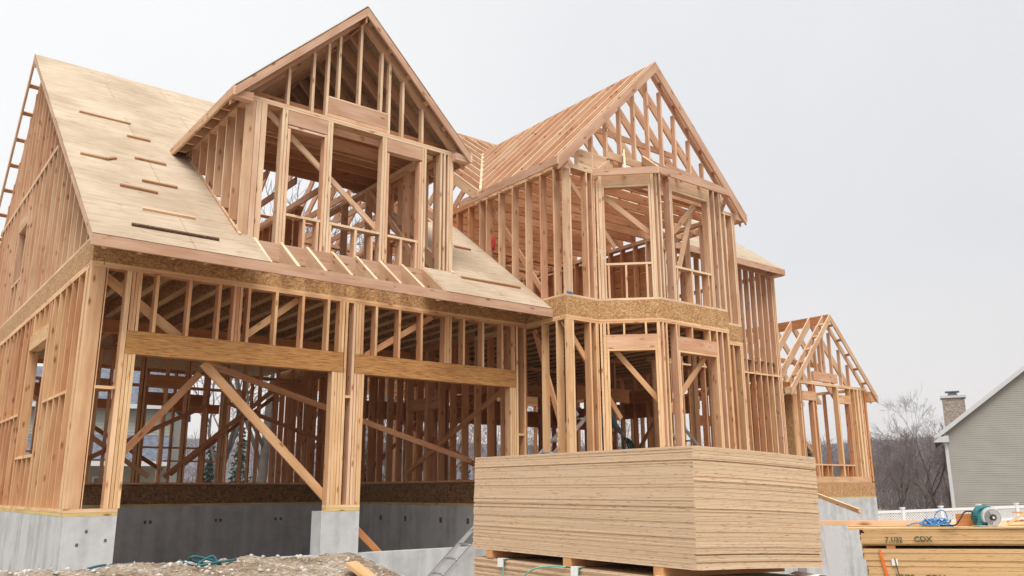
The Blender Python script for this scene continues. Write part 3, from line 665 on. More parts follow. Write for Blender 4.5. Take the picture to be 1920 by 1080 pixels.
# ---- bay window
bw = part('bay_window', house)
r2 = math.sqrt(.5)
bl = Wall(bw, (9.98, BY), (1, -1), (1, 1)); bf = Wall(bw, (10.735, 9.485), (1, 0), (0, 1)); br = Wall(bw, (12.585, 9.485), (1, 1), (-1, 1))
LB = 1.068
for q, L in ((bl, LB), (bf, 1.85), (br, LB)):
    for z0, z1, mt in ((.15, .19, M_PALE), (TP, 2.822, M_LUM), (2.823, TP2, M_PALE), (F2-.04, F2, M_PALE), (5.522, 5.56, M_PALE), (5.561, 5.60, M_PALE)):
        q.plate(.002, L-.002, z0, z1, mat=mt)
    for z0, z1 in ((TP2, RIM), (-.235, .128)):
        plank('rim_board', bw, q.P(.001, .016, (z0+z1)/2), q.P(L-.001, .016, (z0+z1)/2), z1-z0, .03, Z, M_OSB)
for z0, zt, h0, h1, sill in ((.19, TP, 2.345, 2.585, .45), (F2, 5.522, 5.30, 5.52, 3.86)):
    up = z0 > 1
    for q, L, j0, j1, ks in ((bl, LB, .125, .945, (.02, .065)), (br, LB, .125, .945, (.02, .065)), (bf, 1.85, .41, 1.43, (.02, .11))):
        for k in ks: q.stud(k, k+.04, z0, zt, mat=M_PALE)
        q.stud(j0-.042, j0-.002, z0, zt, name='king_stud', mat=M_PINK if q is bf else M_PALE); q.stud(j0, j0+.04, z0, h0, name='jack_stud', mat=M_PALE)
        q.stud(j1, j1+.04, z0, h0, name='jack_stud', mat=M_PALE); q.stud(j1+.042, j1+.082, z0, zt, name='king_stud', mat=M_PALE)
        q.stud(L-.065, L-.025, z0, zt, mat=M_PALE)
        q.plate(j0, j1+.04, h0, h1, name='header', mat=M_PINK if not up else M_PALE); q.plate(j0+.04, j1, h0-.04, h0-.002, name='header', mat=M_PALE)
        if h1 < zt-.1:
            for k in ((j0*.55+j1*.45)-.08, j1-.16, j0+.02): q.stud(k, k+.036, h1+.002, zt, name='cripple_stud')
        q.plate(j0+.04, j1, sill-.04, sill, name='window_sill', mat=M_PALE)
        for k in (j0+.06, (j0+j1)/2-.05, j1-.1): q.stud(k, k+.038, z0, sill-.042, name='cripple_stud')
    if not up: bl.stud(.985, 1.0, z0, zt)
bf.stud(1.62, 1.66, .19, TP, mat=M_PINK); bf.stud(1.62, 1.66, F2, 5.52, mat=M_PINK)
bl.brace(.05, 2.6, 1.15, 1.25, n=.17); bf.brace(.3, 1.3, 1.6, 2.6, n=.17); bl.brace(.1, 5.2, 1.15, 4.25, n=.17)
bf.brace(.3, 4.2, 1.3, 5.2, n=.2); bf.brace(.6, 3.3, 1.3, 5.2, n=.25, mat=M_PALE)
# bay roof: fascia round three sides, hips and short rafters up to the gable wall
ov = .14
c0 = V((9.98-ov*r2-.02, BY-ov*r2+.02, 0)); c1 = V((10.735-.058, 9.485-ov, 0)); c2 = V((12.585+.058, 9.485-ov, 0)); c3 = V((13.34+ov*r2, BY-ov*r2, 0))
zf = 5.505
def pl2(nm, a, bb, z, w_, t_, mt): return plank(nm, bw, a+V((0, 0, z)), bb+V((0, 0, z)), w_, t_, Z, mt)
pl2('fascia', c0, c1, zf, .125, .036, M_PINK); pl2('fascia', c1+V((.012, 0, 0)), c2, zf, .125, .036, M_PINK); pl2('fascia', c2, c3, zf, .125, .036, M_PINK)
tz = 6.20
for lo_, hi_ in ((c1, V((11.25, BY-.02, 0))), (c2, V((12.07, BY-.02, 0))), ((c0+c1)/2, V((10.75, BY-.02, 0))), (c0+V((.1, .05, 0)), V((10.35, BY-.02, -.30))), (c1+V((.62, 0, 0)), V((11.30, BY-.02, 0))),
                 (c1+V((1.25, 0, 0)), V((11.93, BY-.02, 0))), (c3-V((.2, 0, 0)), V((12.9, BY-.02, -.3))), ((c2+c3)/2, V((12.5, BY-.02, 0)))):
    dd = hi_-lo_; dd.z = 0; tv = dd.cross(Z).normalized()*.036
    rafter('rafter', bw, lo_+V((0, 0, zf+.07)), V((hi_.x, hi_.y, tz+hi_.z)), .12, tv, M_PALE if lo_.x < 11 else M_PINK)
plank('ledger', bw, (10.3, BY-.02, 5.98), (13.0, BY-.02, 5.98), .14, .034, Z, M_PALE)
mesh_obj('floor_deck', [(0, 0, 0), (3.34, 0, 0), (2.6, -.74, 0), (.77, -.74, 0), (0, 0, .02), (3.34, 0, .02), (2.6, -.74, .02), (.77, -.74, .02)], [(0, 1, 2, 3), (7, 6, 5, 4), (0, 4, 5, 1), (1, 5, 6, 2), (2, 6, 7, 3), (3, 7, 4, 0)], M_SUBF, bw, Matrix.Translation((9.99, BY+.01, 3.164)))

# ---- gabled wing roof: bare rafters
gr = part('gabled_wing_roof', house)
RY = 10.12
for sg, x0 in ((1, 9.01), (-1, 14.23)):
    e = V((sg, 0, 1.0154))
    for nm, yy, dep in (('barge_board', RY, .17), ('rafter', BY+.02, .17)):
        rafter(nm, gr, (x0, yy, zB(x0)), (11.62, yy, zB(11.62)), dep, (0, .037, 0), M_PINK if nm == 'barge_board' else M_LUM)
    for i in range(1, 7):
        x = x0+sg*(.08+i*.38); plank('lookout', gr, (x, RY+.02, zB(x)-.10), (x, BY, zB(x)-.10), .085, .036, e)
    yy = BY+.42
    while yy < 15.85:
        lo_x = x0
        if zc(yy) > zB(x0): lo_x = 11.62-sg*(8.255-zc(yy))/1.0154
        if (11.62-lo_x)*sg > .1: rafter('rafter', gr, (lo_x, yy, zB(lo_x)), (11.62-sg*.016, yy, zB(11.62-.016)), .19, (0, .04, 0), M_LUM, cut=.12)
        yy += .4064
    plank('fascia', gr, (x0-sg*.02, RY-.02, zB(x0)-.08), (x0-sg*.02, 12.95, zB(x0)-.08), .15, .038, Z, M_PINK)
    xs = x0+sg*.26
    prism('eave_return', gr, [(x0, RY+.02, zB(x0)-.17), (xs, RY+.02, zB(x0)-.17), (xs, RY+.02, zB(x0)-.02), (x0+sg*.02, RY+.02, zB(x0)-.02)], (0, .09, 0), X, M_PINK)
    vo_ = V((x0+sg*.15, 12.6, zc(12.6)-.02)); vh = V((11.62, 15.88, 8.22))
    dd = vh-vo_; rafter('valley_rafter', gr, vo_, vh, .2, V((dd.y, -dd.x, 0)).normalized()*.05, M_PALE)
plank('ridge_board', gr, (11.62, RY+.02, 8.11), (11.62, 15.9, 8.11), .25, .03, Z)
y = 10.6
while y < 17.3:
    plank('ceiling_joist', gr, (BX+.02, y, 5.69), (BXR-.02, y, 5.69), .17, .038, Z, M_INT); y += .4064
for y in (10.9, 12.1, 13.3, 14.6):
    plank('collar_tie', gr, (10.3, y+.03, 6.85), (12.95, y+.03, 6.85), .12, .036, Z)

# ---- main house: front wall beside the wing, outer right wall, rear wall
mh = part('main_house_wall', house)
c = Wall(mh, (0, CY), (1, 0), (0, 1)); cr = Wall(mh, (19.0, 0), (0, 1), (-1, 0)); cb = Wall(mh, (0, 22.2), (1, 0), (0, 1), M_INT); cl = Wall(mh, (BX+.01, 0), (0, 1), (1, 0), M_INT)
c.plate(BXR+.002, 19.0, .15, .19); c.plate(BXR+.002, 18.94, 2.81, 2.85, mat=M_PALE); c.plate(BXR+.15, 19.0, 5.60, 5.64); c.plate(BXR+.15, 19.0, 5.641, 5.68, mat=M_PALE)
for a in (14.3, 14.7, 15.1, 15.5, 15.9, 16.3, 16.7, 17.1, 17.35, 17.59, 17.86, 18.12, 18.38, 18.62):
    c.stud(a-.04, a, .19, 2.808); c.stud(a-.04, a, 2.852, 5.598)
c.stud(18.83, 18.87, .19, 5.598, mat=M_PINK); c.stud(18.96, 18.998, .19, 5.598, mat=M_PINK); c.stud(18.90, 18.94, .19, 5.598)
rim(mh, BXR+.002, CY, 19.0, CY, -.233, .148); rim(mh, 19.0, CY+.03, 19.0, 22.3, -.233, .148)
for q, a0, a1 in ((cr, CY+.15, 22.2), (cl, CY+.15, 22.2)):
    for z0, z1 in ((.15, .19), (TP, 2.86), (F2-.04, F2), (5.52, 5.60)):
        if q is cr or z0 > 3: q.plate(a0, a1, z0, z1)
    if q is cr: q.row(a0+.3, a1, .19, TP, skip=[(15.5, 16.6), (19, 20)]); q.row(a0+.3, a1, F2, 5.52, skip=[(15.5, 16.6), (19, 20)])
    else: q.row(a0+.2, a1, F2, 5.52)
    for y0 in (15.6, 19.1):
        if q is cr:
            q.plate(y0-.1, y0+1, 2.2, 2.45, name='header', mat=M_OLD); q.plate(y0-.1, y0+1, 4.9, 5.15, name='header', mat=M_OLD)
            q.plate(y0-.1, y0+1, .9, .94, name='window_sill'); q.plate(y0-.1, y0+1, 3.95, 4.0, name='window_sill')
rim(mh, BX+.01, 22.2, BX+.01, CY+.1); 
for z0, z1 in ((.15, .19), (TP, 2.86), (F2-.04, F2), (5.52, 5.60)): cb.plate(BX, 19.0, z0, z1)
cb.row(9.4, 19.0, .19, TP, step=.61, skip=[(10.6, 12.2), (14, 15.6), (16.6, 18)]); cb.row(9.4, 19.0, F2, 5.52, skip=[(10.6, 12.2), (14, 15.6), (16.6, 18)])
for a0, a1 in ((10.5, 12.3), (13.9, 15.7), (16.5, 18.1)):
    for z in (2.2, 4.9): cb.plate(a0, a1, z, z+.28, name='header', mat=M_OLD)
    for z in (.75, 3.95): cb.plate(a0, a1, z, z+.04, name='window_sill')
    cb.stud(a0+.85, a0+.89, .79, 2.2); cb.stud(a0+.85, a0+.89, 3.99, 4.9)
rim(mh, BX, 22.2, 19.0, 22.2); rim(mh, 19.0, CY+.03, 19.0, 22.2)
mesh_obj('wall_sheathing', boxv(0, 9.7, 0, .012, 0, 2.45), BOXF, M_SUBF, mh, Matrix.Translation((BX+.05, 22.345, 3.2)))
rb2 = Wall(mh, (0, 24.0), (1, 0), (0, 1), M_LUM)
for z0, z1 in ((.15, .19), (TP, 2.86)): rb2.plate(GX+.15, 9.2, z0, z1)
rb2.row(2.5, 9.2, .19, TP, step=.61, skip=[(4.2, 5.4), (7, 8.2)])
for a0, a1 in ((4.1, 5.5), (6.9, 8.3)): rb2.plate(a0, a1, 2.15, 2.4, name='header', mat=M_OLD); rb2.plate(a0, a1, .8, .84, name='window_sill')

# ---- partitions inside the main house
ip = part('partition', house)
q1 = Wall(ip, (0, 15.4), (1, 0), (0, 1), M_INT); q2 = Wall(ip, (12.4, 0), (0, 1), (1, 0), M_INT); q3 = Wall(ip, (0, 18.6), (1, 0), (0, 1), M_INT); q4 = Wall(ip, (15.6, 0), (0, 1), (1, 0), M_INT)
for q, a0, a1, sk in ((q1, 9.4, 14.0, [(10.9, 12.0)]), (q2, 15.6, 21.8, [(17, 18)]), (q3, 9.4, 18.8, [(13, 14.5), (16, 17)]), (q4, 13.0, 18.4, [(14, 15)])):
    for z0, z1 in ((.15, .19), (TP, 2.86), (F2-.04, F2), (5.52, 5.6)): q.plate(a0, a1, z0, z1)
    q.row(a0+.05, a1, .19, TP, skip=sk if q is not q4 else [], step=.45 if q is q4 else .9)
    q.row(a0+.1, a1, F2, 5.52, skip=sk, step=.61) if q is not q1 else None
    for s0, s1 in sk:
        q.plate(s0-.3, s1+.3, 2.1, 2.4, name='header', mat=M_OLD); q.plate(s0-.3, s1+.3, 5.0, 5.25, name='header', mat=M_OLD)
q1.brace(9.6, .4, 11.6, 2.6, n=-.03); q3.brace(10, .3, 12.6, 2.7, n=-.03); q4.brace(13.2, 2.7, 15, .6, n=-.03)
q5 = Wall(ip, (BXR, 0), (0, 1), (-1, 0), M_INT)
q5.plate(CY, 17.4, F2-.04, F2); q5.plate(CY, 17.4, 5.522, 5.60, mat=M_LUM); q5.row(CY+.25, 17.3, F2, 5.52)
for i in range(11): q5.plate(CY+.05, 17.4, 3.24+.205*i, 3.437+.205*i, n0=-.05, dep=.025, name='wall_board', mat=M_OLD)
q3.plate(9.4, 18.8, 1.75, 2.2, n0=.145, dep=.03, name='wall_board', mat=M_OLD); q4.plate(13.1, 18.4, 1.75, 2.15, n0=.145, dep=.03, name='wall_board', mat=M_OLD); q4.plate(13.1, 18.4, .55, .95, n0=.145, dep=.03, name='wall_board', mat=M_INT)
q6 = Wall(ip, (0, 13.4), (1, 0), (0, 1), M_INT); q6.row(12.3, 13.9, .19, TP); q6.plate(12.2, 13.95, TP, TP2); q6.plate(12.2, 13.95, .15, .19); q6.plate(12.3, 13.9, 1.9, 2.2, n0=-.05, dep=.04, name='beam', mat=M_OLD)
q1.plate(9.3, 14.0, 2.15, 2.42, n0=-.05, dep=.045, name='beam', mat=M_OLD)
ff = part('floor_framing', house)
x = BX+.25
while x < 18.9:
    y0 = BY+.06 if x < BXR else CY+.06
    plank('joist_web', ff, (x, y0, 3.022), (x, 18.6, 3.022), .24, .011, Z, M_WEB)
    for zz in (2.885, 3.16): plank('joist_flange', ff, (x, y0-.005, zz), (x, 18.61, zz), .062, .038, X, M_JOIST)
    x += .4064
def deck(x0, x1, y0, y1, z): mesh_obj('floor_deck', boxv(0, x1-x0, 0, y1-y0, 0, .02), BOXF, M_SUBF, ff, Matrix.Translation((x0, y0, z)))
deck(BX+.04, 13.96, BY+.04, CY+.04, 3.165); deck(BX+.04, 18.96, CY+.05, 18.6, 3.165); deck(BX+.04, 13.96, BY+.04, CY+.04, .129); deck(BX+.04, 18.96, CY+.05, 22.15, .128)
deck(19.03, 23.45, 13.05, 16.5, .126)
bay = mesh_obj('floor_deck', [(0, 0, 0), (3.34, 0, 0), (2.6, -.74, 0), (.77, -.74, 0), (0, 0, .02), (3.34, 0, .02), (2.6, -.74, .02), (.77, -.74, .02)], [(0, 1, 2, 3), (7, 6, 5, 4), (0, 4, 5, 1), (1, 5, 6, 2), (2, 6, 7, 3), (3, 7, 4, 0)], M_SUBF, ff, Matrix.Translation((9.99, BY+.01, .131)))

# ---- main house roof
mr = part('main_house_roof', house)
x = 8.98; n_ = 0
while x < 18.95:
    if abs(x-11.62) > 2.55 : yl = 12.42
    else: yl = 12.4+(zB(x)-5.64)/MS
    if yl < 17.3: rafter('rafter', mr, (x, yl, zc(yl)-.015), (x, 17.5, zc(17.5)-.015), .2, (.038, 0, 0), M_PALE if n_ == 0 else M_LUM, cut=.13)
    rafter('rafter', mr, (x, 22.6, zc(12.4)-.015), (x, 17.53, zc(17.5)-.015), .2, (.038, 0, 0), M_LUM)
    x += .4064; n_ += 1
plank('ridge_board', mr, (8.96, 17.515, zc(17.5)-.13), (18.9, 17.515, zc(17.5)-.13), .26, .028, Z)
plank('ceiling_joist', mr, (9.3, 16.0, 5.72), (18.9, 16.0, 5.72), .2, .04, Z)
for y in (16.6, 17.4, 18.4, 19.4, 20.4): plank('ceiling_joist', mr, (9.3, y, 5.72), (18.9, y, 5.72), .2, .04, Z)
roof_sheet(mr, 'roof_sheathing', [(14.9, 12.385), (18.97, 12.385), (18.97, 17.5), (14.9, 17.5)], zc, MS)
plank('fascia', mr, (14.25, 12.40, 5.55), (18.965, 12.40, 5.55), .15, .038, Z, M_PINK)
prism('eave_return', mr, [(18.7, 12.42, 5.46), (18.96, 12.42, 5.46), (18.96, 12.42, 5.62), (18.7, 12.42, 5.62)], (0, .5, 0), X, M_PINK)
plank('ledger', mr, (14.05, 12.73, 5.56), (18.95, 12.73, 5.56), .14, .03, Z)

# ---- small side wing
sd = part('side_wing', house); q = Wall(sd, (0, 13.0), (1, 0), (0, 1)); ql = Wall(sd, (19.76, 0), (0, 1), (1, 0)); qr = Wall(sd, (23.5, 0), (0, 1), (-1, 0))
q.plate(19.76, 23.5, -.265, -.225, mat=M_TREAT, name='sill_plate'); rim(sd, 19.76, 13.0, 23.5, 13.0, -.224, .148); rim(sd, 23.5, 13.03, 23.5, 16.5, -.224, .148); rim(sd, 19.76, 16.5, 19.76, 13.03, -.224, .148)
q.plate(19.78, 23.34, .15, .31, mat=M_PALE, dep=.05); q.plate(19.9, 23.48, TP, 2.822, mat=M_PALE); q.plate(19.9, 23.48, 2.823, TP2, mat=M_PALE)
for a0, a1, zt, mt in ((19.77, 19.97, TP, M_PALE), (20.13, 20.17, TP, M_PALE), (20.20, 20.24, TP, None), (20.70, 20.74, 2.30, None), (20.86, 20.90, TP, None), (20.74, 20.78, TP, None), (21.95, 22.03, TP, M_PALE), (22.53, 22.6, 2.35, None),
                       (22.62, 22.66, TP, None), (22.85, 22.9, TP, M_PALE), (23.0, 23.1, TP, M_PALE), (23.15, 23.26, TP, M_PALE), (23.30, 23.34, TP, M_RED if False else None), (23.40, 23.49, TP, M_OLD)):
    q.stud(a0, a1, .19 if a0 > 23.35 else .312, zt, mat=mt)
q.plate(20.26, 20.86, 2.34, 2.58, name='header', mat=M_PALE, dep=.10); q.plate(22.04, 22.62, 2.34, 2.58, name='header', mat=M_PALE, dep=.10)
q.plate(20.25, 22.6, .60, .64, name='window_sill', mat=M_PALE); q.plate(20.25, 22.6, .5, .51, name='window_sill') if False else None
for a in (20.4, 20.62, 21.15, 21.35, 22.15, 22.4): q.stud(a, a+.04, .312, .598, name='cripple_stud', mat=M_OLD)
def zD(x): return 4.83-abs(x-21.62)*1.02
for a in (20.35, 20.72, 21.07, 21.30, 21.49, 21.86, 22.30, 22.7):
    q.stud(a-.02, a+.02, 3.16 if 20.85 < a < 21.6 else TP2, zD(a)-.24, dep=.09)
q.plate(20.86, 22.05, 2.90, 3.155, name='header', mat=M_PINK, dep=.09)
for z0, z1 in ((.15, .19), (TP, TP2)): ql.plate(13.15, 16.5, z0, z1); qr.plate(13.15, 16.5, z0, z1)
mesh_obj('wall_sheathing', boxv(0, .012, 0, 2.4, 0, 2.6), BOXF, M_OSB, sd, Matrix.Translation((19.745, 13.02, .16)))
ql.row(13.5, 16.5, .19, TP); qr.row(13.5, 16.5, .19, TP, mat=M_OLD)
for a in (13.2, 13.25): qr.stud(a, a+.04, .19, TP, mat=M_OLD)
q.brace(20.2, 2.5, 22.6, .4, n=.9, w=.1, mat=M_PALE); q.brace(20.3, 1.2, 21.4, 2.4, n=1.2)
bk = Wall(sd, (0, 16.4), (1, 0), (0, 1), M_OLD)
bk.plate(19.9, 23.4, 1.85, 2.15, name='header'); bk.plate(19.9, 23.4, TP, TP2); bk.row(20.0, 23.4, .19, 1.85, step=.9)
prism('arched_header', sd, [(20.4, 14.8, 1.75), (21.2, 14.8, 1.75), (21.45, 14.8, 1.9), (22.0, 14.8, 2.0), (22.6, 14.8, 1.9), (22.6, 14.8, 2.2), (20.4, 14.8, 2.2)], (0, .04, 0), X, M_OLD)
for sg, x0 in ((1, 19.43), (-1, 23.78)):
    e = V((sg, 0, 1.02)); zz = lambda x: zD(x)
    for nm, yy in (('barge_board', 12.80), ('rafter', 13.02)):
        rafter(nm, sd, (x0, yy, zz(x0)), (21.62, yy, zz(21.62)), .14, (0, .037, 0), M_PALE)
    for i in range(1, 6):
        x = x0+sg*(.05+i*.38); plank('lookout', sd, (x, 12.82, zz(x)-.07), (x, 13.0, zz(x)-.07), .085, .036, e)
    yy = 13.45
    while yy < 16.6:
        rafter('rafter', sd, (x0, yy, zz(x0)), (21.62-sg*.015, yy, zz(21.62)), .2, (0, .04, 0), M_PALE, cut=.1); yy += .6
    xs = x0+sg*.30
    prism('eave_return', sd, [(x0, 12.83, zz(x0)-.16), (xs, 12.83, zz(x0)-.16), (xs, 12.83, zz(x0)+.12), (x0, 12.83, zz(x0)-.01)], (0, .3, 0), X, M_PALE)
plank('ridge_board', sd, (21.62, 12.82, 4.69), (21.62, 16.6, 4.69), .27, .03, Z, M_OLD)
for y in (13.9, 15.1): plank('collar_tie', sd, (20.5, y, 3.55), (22.75, y, 3.55), .14, .038, Z, M_OLD)
plank('fascia', sd, (19.45, 12.82, 2.60+.08), (19.45, 16.5, 2.68), .12, .036, Z, M_OLD)
# ================================================================ GROUND
def lerp_table(T, x):
    if x <= T[0][0]: return T[0][1]
    for (a, b), (c_, d_) in zip(T, T[1:]):
        if x <= c_: return b+(d_-b)*(x-a)/(c_-a)
    return T[-1][1]
def sstep(a, b, x):
    t = max(0, min(1, (x-a)/(b-a))); return t*t*(3-2*t)
CREST = [(-3, -.60), (1.0, -.67), (1.27, -.675), (1.78, -.72), (2.25, -.685), (2.64, -.695), (3.17, -.70), (3.74, -.70), (4.2, -.71), (4.5, -.685), (4.75, -.685), (4.96, -.76), (5.17, -.87), (5.33, -.98), (5.6, -1.2), (6.2, -1.7), (6.8, -1.9)]
def fbm(x, y, s, o=5): return noise.fractal(V((x*s, y*s, 3.3)), 1.0, 2.0, o, noise_basis='PERLIN_ORIGINAL')
def gz(x, y):
    r = math.hypot(x, y)
    base = -1.38-1.25*sstep(9, 24, r)-4*sstep(60, 400, r)
    # spoil heap in front of the garage
    if y < 11.35 and x < 9.4:
        cr_ = lerp_table(CREST, x)
        back = -.93 if x < 5.2 else -.93-.97*sstep(5.2, 6.4, x)
        if y > 9: h = cr_+(back-cr_)*sstep(9, 11.2, y)
        else: h = base+(cr_-base)*sstep(5.6 if x < 4 else 6.4+.2*(x-4), 9, y)
        h = h*sstep(-14, -5, x)+base*(1-sstep(-14, -5, x)) if x < -4 else h
        h = h*(1-sstep(8.3, 9.4, x))+base*sstep(8.3, 9.4, x)
        a = sstep(5.5, 8, y)*(1-sstep(6, 7, x)*.6)
        h += a*(.055*fbm(x, y, 1.7)+.022*fbm(x, y, 7.0)+.010*fbm(x, y, 19.0, 3)-.02)
        return h
    if 2.3 < x < 9.3 and 11.35 <= y < 24: return -1.85
    if GX-.3 < x < 19 and BY < y < 24: return min(base, -1.6)
    return base+.02*fbm(x, y, .9)*(1 if r < 40 else 0)
def axis(lo, hi, step, ends):
    a = []; v = lo
    while v < hi: a.append(v); v += step
    return sorted(set([-q for q in ends]+a+[hi]+list(ends)))
xs = [-1200, -600, -300, -150, -80, -40, -20, -12, -8, -5, -3, -2, -1]+[-.5+.055*i for i in range(128)]+[6.7, 7, 7.4, 7.8, 8.2, 8.6, 9, 9.4, 10, 11, 12, 13, 14, 16, 18, 20, 23, 26, 30, 36, 44, 55, 70, 100, 150, 250, 450, 800, 1300]
ys = [-600, -200, -80, -30, -12, -6, -3, -1, 1, 3, 4, 5, 5.5, 6, 6.5, 7, 7.4, 7.7]+[7.9+.05*i for i in range(69)]+[11.349, 11.351, 12, 14, 17, 20, 23.9, 24.1, 26, 30, 36, 44, 55, 70, 100, 150, 250, 450, 800, 1300]
gv = [(x, y, gz(x, y)) for y in ys for x in xs]; nx_ = len(xs)
gf = [(j*nx_+i, j*nx_+i+1, (j+1)*nx_+i+1, (j+1)*nx_+i) for j in range(len(ys)-1) for i in range(nx_-1)]
ground = mesh_obj('ground', gv, gf, M_DIRT, smooth=True); tag(ground, kind='structure')
# loose rubble on the heap
rk = Mesh()
ico = bmesh.new(); bmesh.ops.create_icosphere(ico, subdivisions=1, radius=1); ICO_V = [v.co.copy() for v in ico.verts]; ICO_F = [tuple(v.index for v in q_.verts) for q_ in ico.faces]; ico.free()
rr = random.Random(3)
for i in range(1500):
    x = rr.uniform(.6, 5.6); y = rr.uniform(8.2, 11.2)
    s_ = .006+.035*rr.random()**4 if x < 4 or rr.random() < .4 else .005+.022*rr.random()**2
    zz = gz(x, y)
    k3 = [rr.uniform(.6, 1.3) for _ in range(3)]
    rk.add([(x+p.x*s_*k3[0]*rr.uniform(.75, 1.2), y+p.y*s_*k3[1]*rr.uniform(.75, 1.2), zz+s_*.3+p.z*s_*k3[2]*.75) for p in ICO_V], ICO_F)
tag(rk.obj('gravel', M_ROCK), 'pale broken stones and grit scattered over the soil heap', 'gravel', kind='stuff')

# ================================================================ PLYWOOD STACKS
def sheet_mesh(name, L, W, t, droop, side, mat, nx=6, ny=8, wob=0.0):
    bm = bmesh.new(); g_ = {}
    for k in (0, 1):
        for i in range(nx+1):
            for j in range(ny+1):
                u = i/nx; v_ = j/ny
                z = -droop*v_*v_ + wob*math.sin(u*3.1)*.5
                g_[k, i, j] = bm.verts.new((L*u, side*W*v_, z+k*t))
    def q_(*vs): bm.faces.new(vs if side > 0 else vs[::-1])
    for i in range(nx):
        for j in range(ny):
            q_(g_[1, i, j], g_[1, i+1, j], g_[1, i+1, j+1], g_[1, i, j+1]); q_(g_[0, i, j+1], g_[0, i+1, j+1], g_[0, i+1, j], g_[0, i, j])
    for i in range(nx):
        q_(g_[0, i, 0], g_[0, i+1, 0], g_[1, i+1, 0], g_[1, i, 0]); q_(g_[0, i+1, ny], g_[0, i, ny], g_[1, i, ny], g_[1, i+1, ny])
    for j in range(ny):
        q_(g_[0, 0, j+1], g_[0, 0, j], g_[1, 0, j], g_[1, 0, j+1]); q_(g_[0, nx, j], g_[0, nx, j+1], g_[1, nx, j+1], g_[1, nx, j])
    me = bpy.data.meshes.new(name); bm.to_mesh(me); bm.free(); me.materials.append(mat); return me
ha, ti = rad(2.841), rad(1.5)
EA = V((math.sin(ha), math.cos(ha), .003)).normalized(); EB = V((math.cos(ha)*math.cos(ti), -math.sin(ha)*math.cos(ti), -math.sin(ti)))
EC = EB.cross(EA).normalized(); EB = EA.cross(EC).normalized()
CA = V((4.084, 3.409, .260))
def stackM(off, da=0, db=0, yaw=0):
    ex = (EA*math.cos(yaw)+EB*math.sin(yaw)); ey = -(EB*math.cos(yaw)-EA*math.sin(yaw))
    return frame(CA+EC*off+EA*da+EB*db, ex, ey, EC)
rs = random.Random(11)
TA = .0091; NA = 80
shA = [sheet_mesh('plywood_sheet', 2.44, 1.22, TA-.0006, .02, -1, M_PLY, wob=w_) for w_ in (0, .003, -.003)]
for k in range(NA):
    o = bpy.data.objects.new('plywood_sheet', shA[0])
    j = .0012 if rs.random() < .9 else .0055
    link(o, None, stackM(-(NA-k)*TA, rs.gauss(0, j), rs.gauss(0, j)+(.012 if k < 30 else 0)*.3, rs.gauss(0, .0005)))
    if k == NA-1: tag(o, 'topmost bare plywood sheet of the tall pale stack in front of the bay window', 'plywood sheet', 'plywood sheets of the tall stack')
    else: tag(o, 'pale plywood sheet within the tall stack in front of the bay window', 'plywood sheet', 'plywood sheets of the tall stack')
OFFS = -NA*TA-.062
for i, a in enumerate((.32, 1.22, 2.2)):
    o = plank('spacer_block', None, CA+EA*(a-.0)+EB*.004+EC*(OFFS+.031), CA+EA*a+EB*1.18+EC*(OFFS+.031), .085, .058, EA, M_OLD)
    tag(o, ('wooden spacer under the near end of the tall plywood stack', 'wooden spacer under the middle of the tall plywood stack', 'wooden spacer under the far end of the tall plywood stack')[i], 'spacer', 'spacers between the plywood stacks')
NL = 60
for k in range(NL):
    o = bpy.data.objects.new('plywood_sheet', shA[0]); j = .004
    link(o, None, stackM(OFFS-(k+1)*TA, rs.gauss(.0, j)-.01, rs.gauss(.012, j), rs.gauss(0, .0012)))
    tag(o, 'plywood sheet of the green strapped lower stack under the tall one', 'plywood sheet', 'plywood sheets of the strapped lower stack')
BOT = OFFS-NL*TA
for i, a in enumerate((.3, 1.2, 2.1)):
    o = plank('spacer_block', None, CA+EA*a+EB*.02+EC*(BOT-.045), CA+EA*a+EB*1.2+EC*(BOT-.045), .09, .088, EA, M_OLD)
    tag(o, 'wooden bearer on the soil under the strapped plywood stack', 'spacer', 'bearers under the strapped stack')
def on_left(a, off, out=.0): return CA+EA*a+EC*off-EB*(out-.006)
for i, (a, lab) in enumerate(((1.98, 'green strap with white corner guard near the far end of the lower plywood stack'), (1.08, 'green strap with white corner guard at the middle of the lower plywood stack'), (.26, 'green strap with white corner guard near the close corner of the lower plywood stack'))):
    m = Mesh()
    pth = [on_left(a, OFFS-NL*TA, .017), on_left(a, OFFS-.3, .018), on_left(a, OFFS-.02, .018), on_left(a, OFFS+.004, .010), CA+EA*a+EB*.10+EC*(OFFS+.003), CA+EA*a+EB*1.2+EC*(OFFS+.003-.02)]
    hw = EA*.009; nn = [-EB, -EB, (-EB+EC*.3), (-EB+EC), EC, EC]
    vs = []
    for p, q_ in zip(pth, nn): vs += [p-hw, p+hw, p+hw+q_*.0015, p-hw+q_*.0015]
    fs = [(4*i_+k_, 4*i_+(k_+1) % 4, 4*i_+4+(k_+1) % 4, 4*i_+4+k_) for i_ in range(5) for k_ in range(4)]
    st = mesh_obj('strap', vs, fs, M_STRAP); tag(st, lab, 'strap', 'straps round the lower stack')
    eg = Mesh(); c0_ = on_left(a+.035, OFFS, .0)
    wv = EA*.075
    P0 = [on_left(a-.005, OFFS-.055, .021), on_left(a-.005, OFFS+.006, .021), CA+EA*(a-.005)+EB*.05+EC*(OFFS+.006)]
    vs = []
    for p, q_ in zip(P0, (-EB, (-EB+EC)*.7, EC)): vs += [p, p+wv, p+wv+q_*.003, p+q_*.003]
    fs = [(4*i_+k_, 4*i_+(k_+1) % 4, 4*i_+4+(k_+1) % 4, 4*i_+4+k_) for i_ in range(2) for k_ in range(4)]+[(0, 1, 2, 3), (8, 9, 10, 11)]
    mesh_obj('corner_guard', vs, fs, M_WHITE, st)
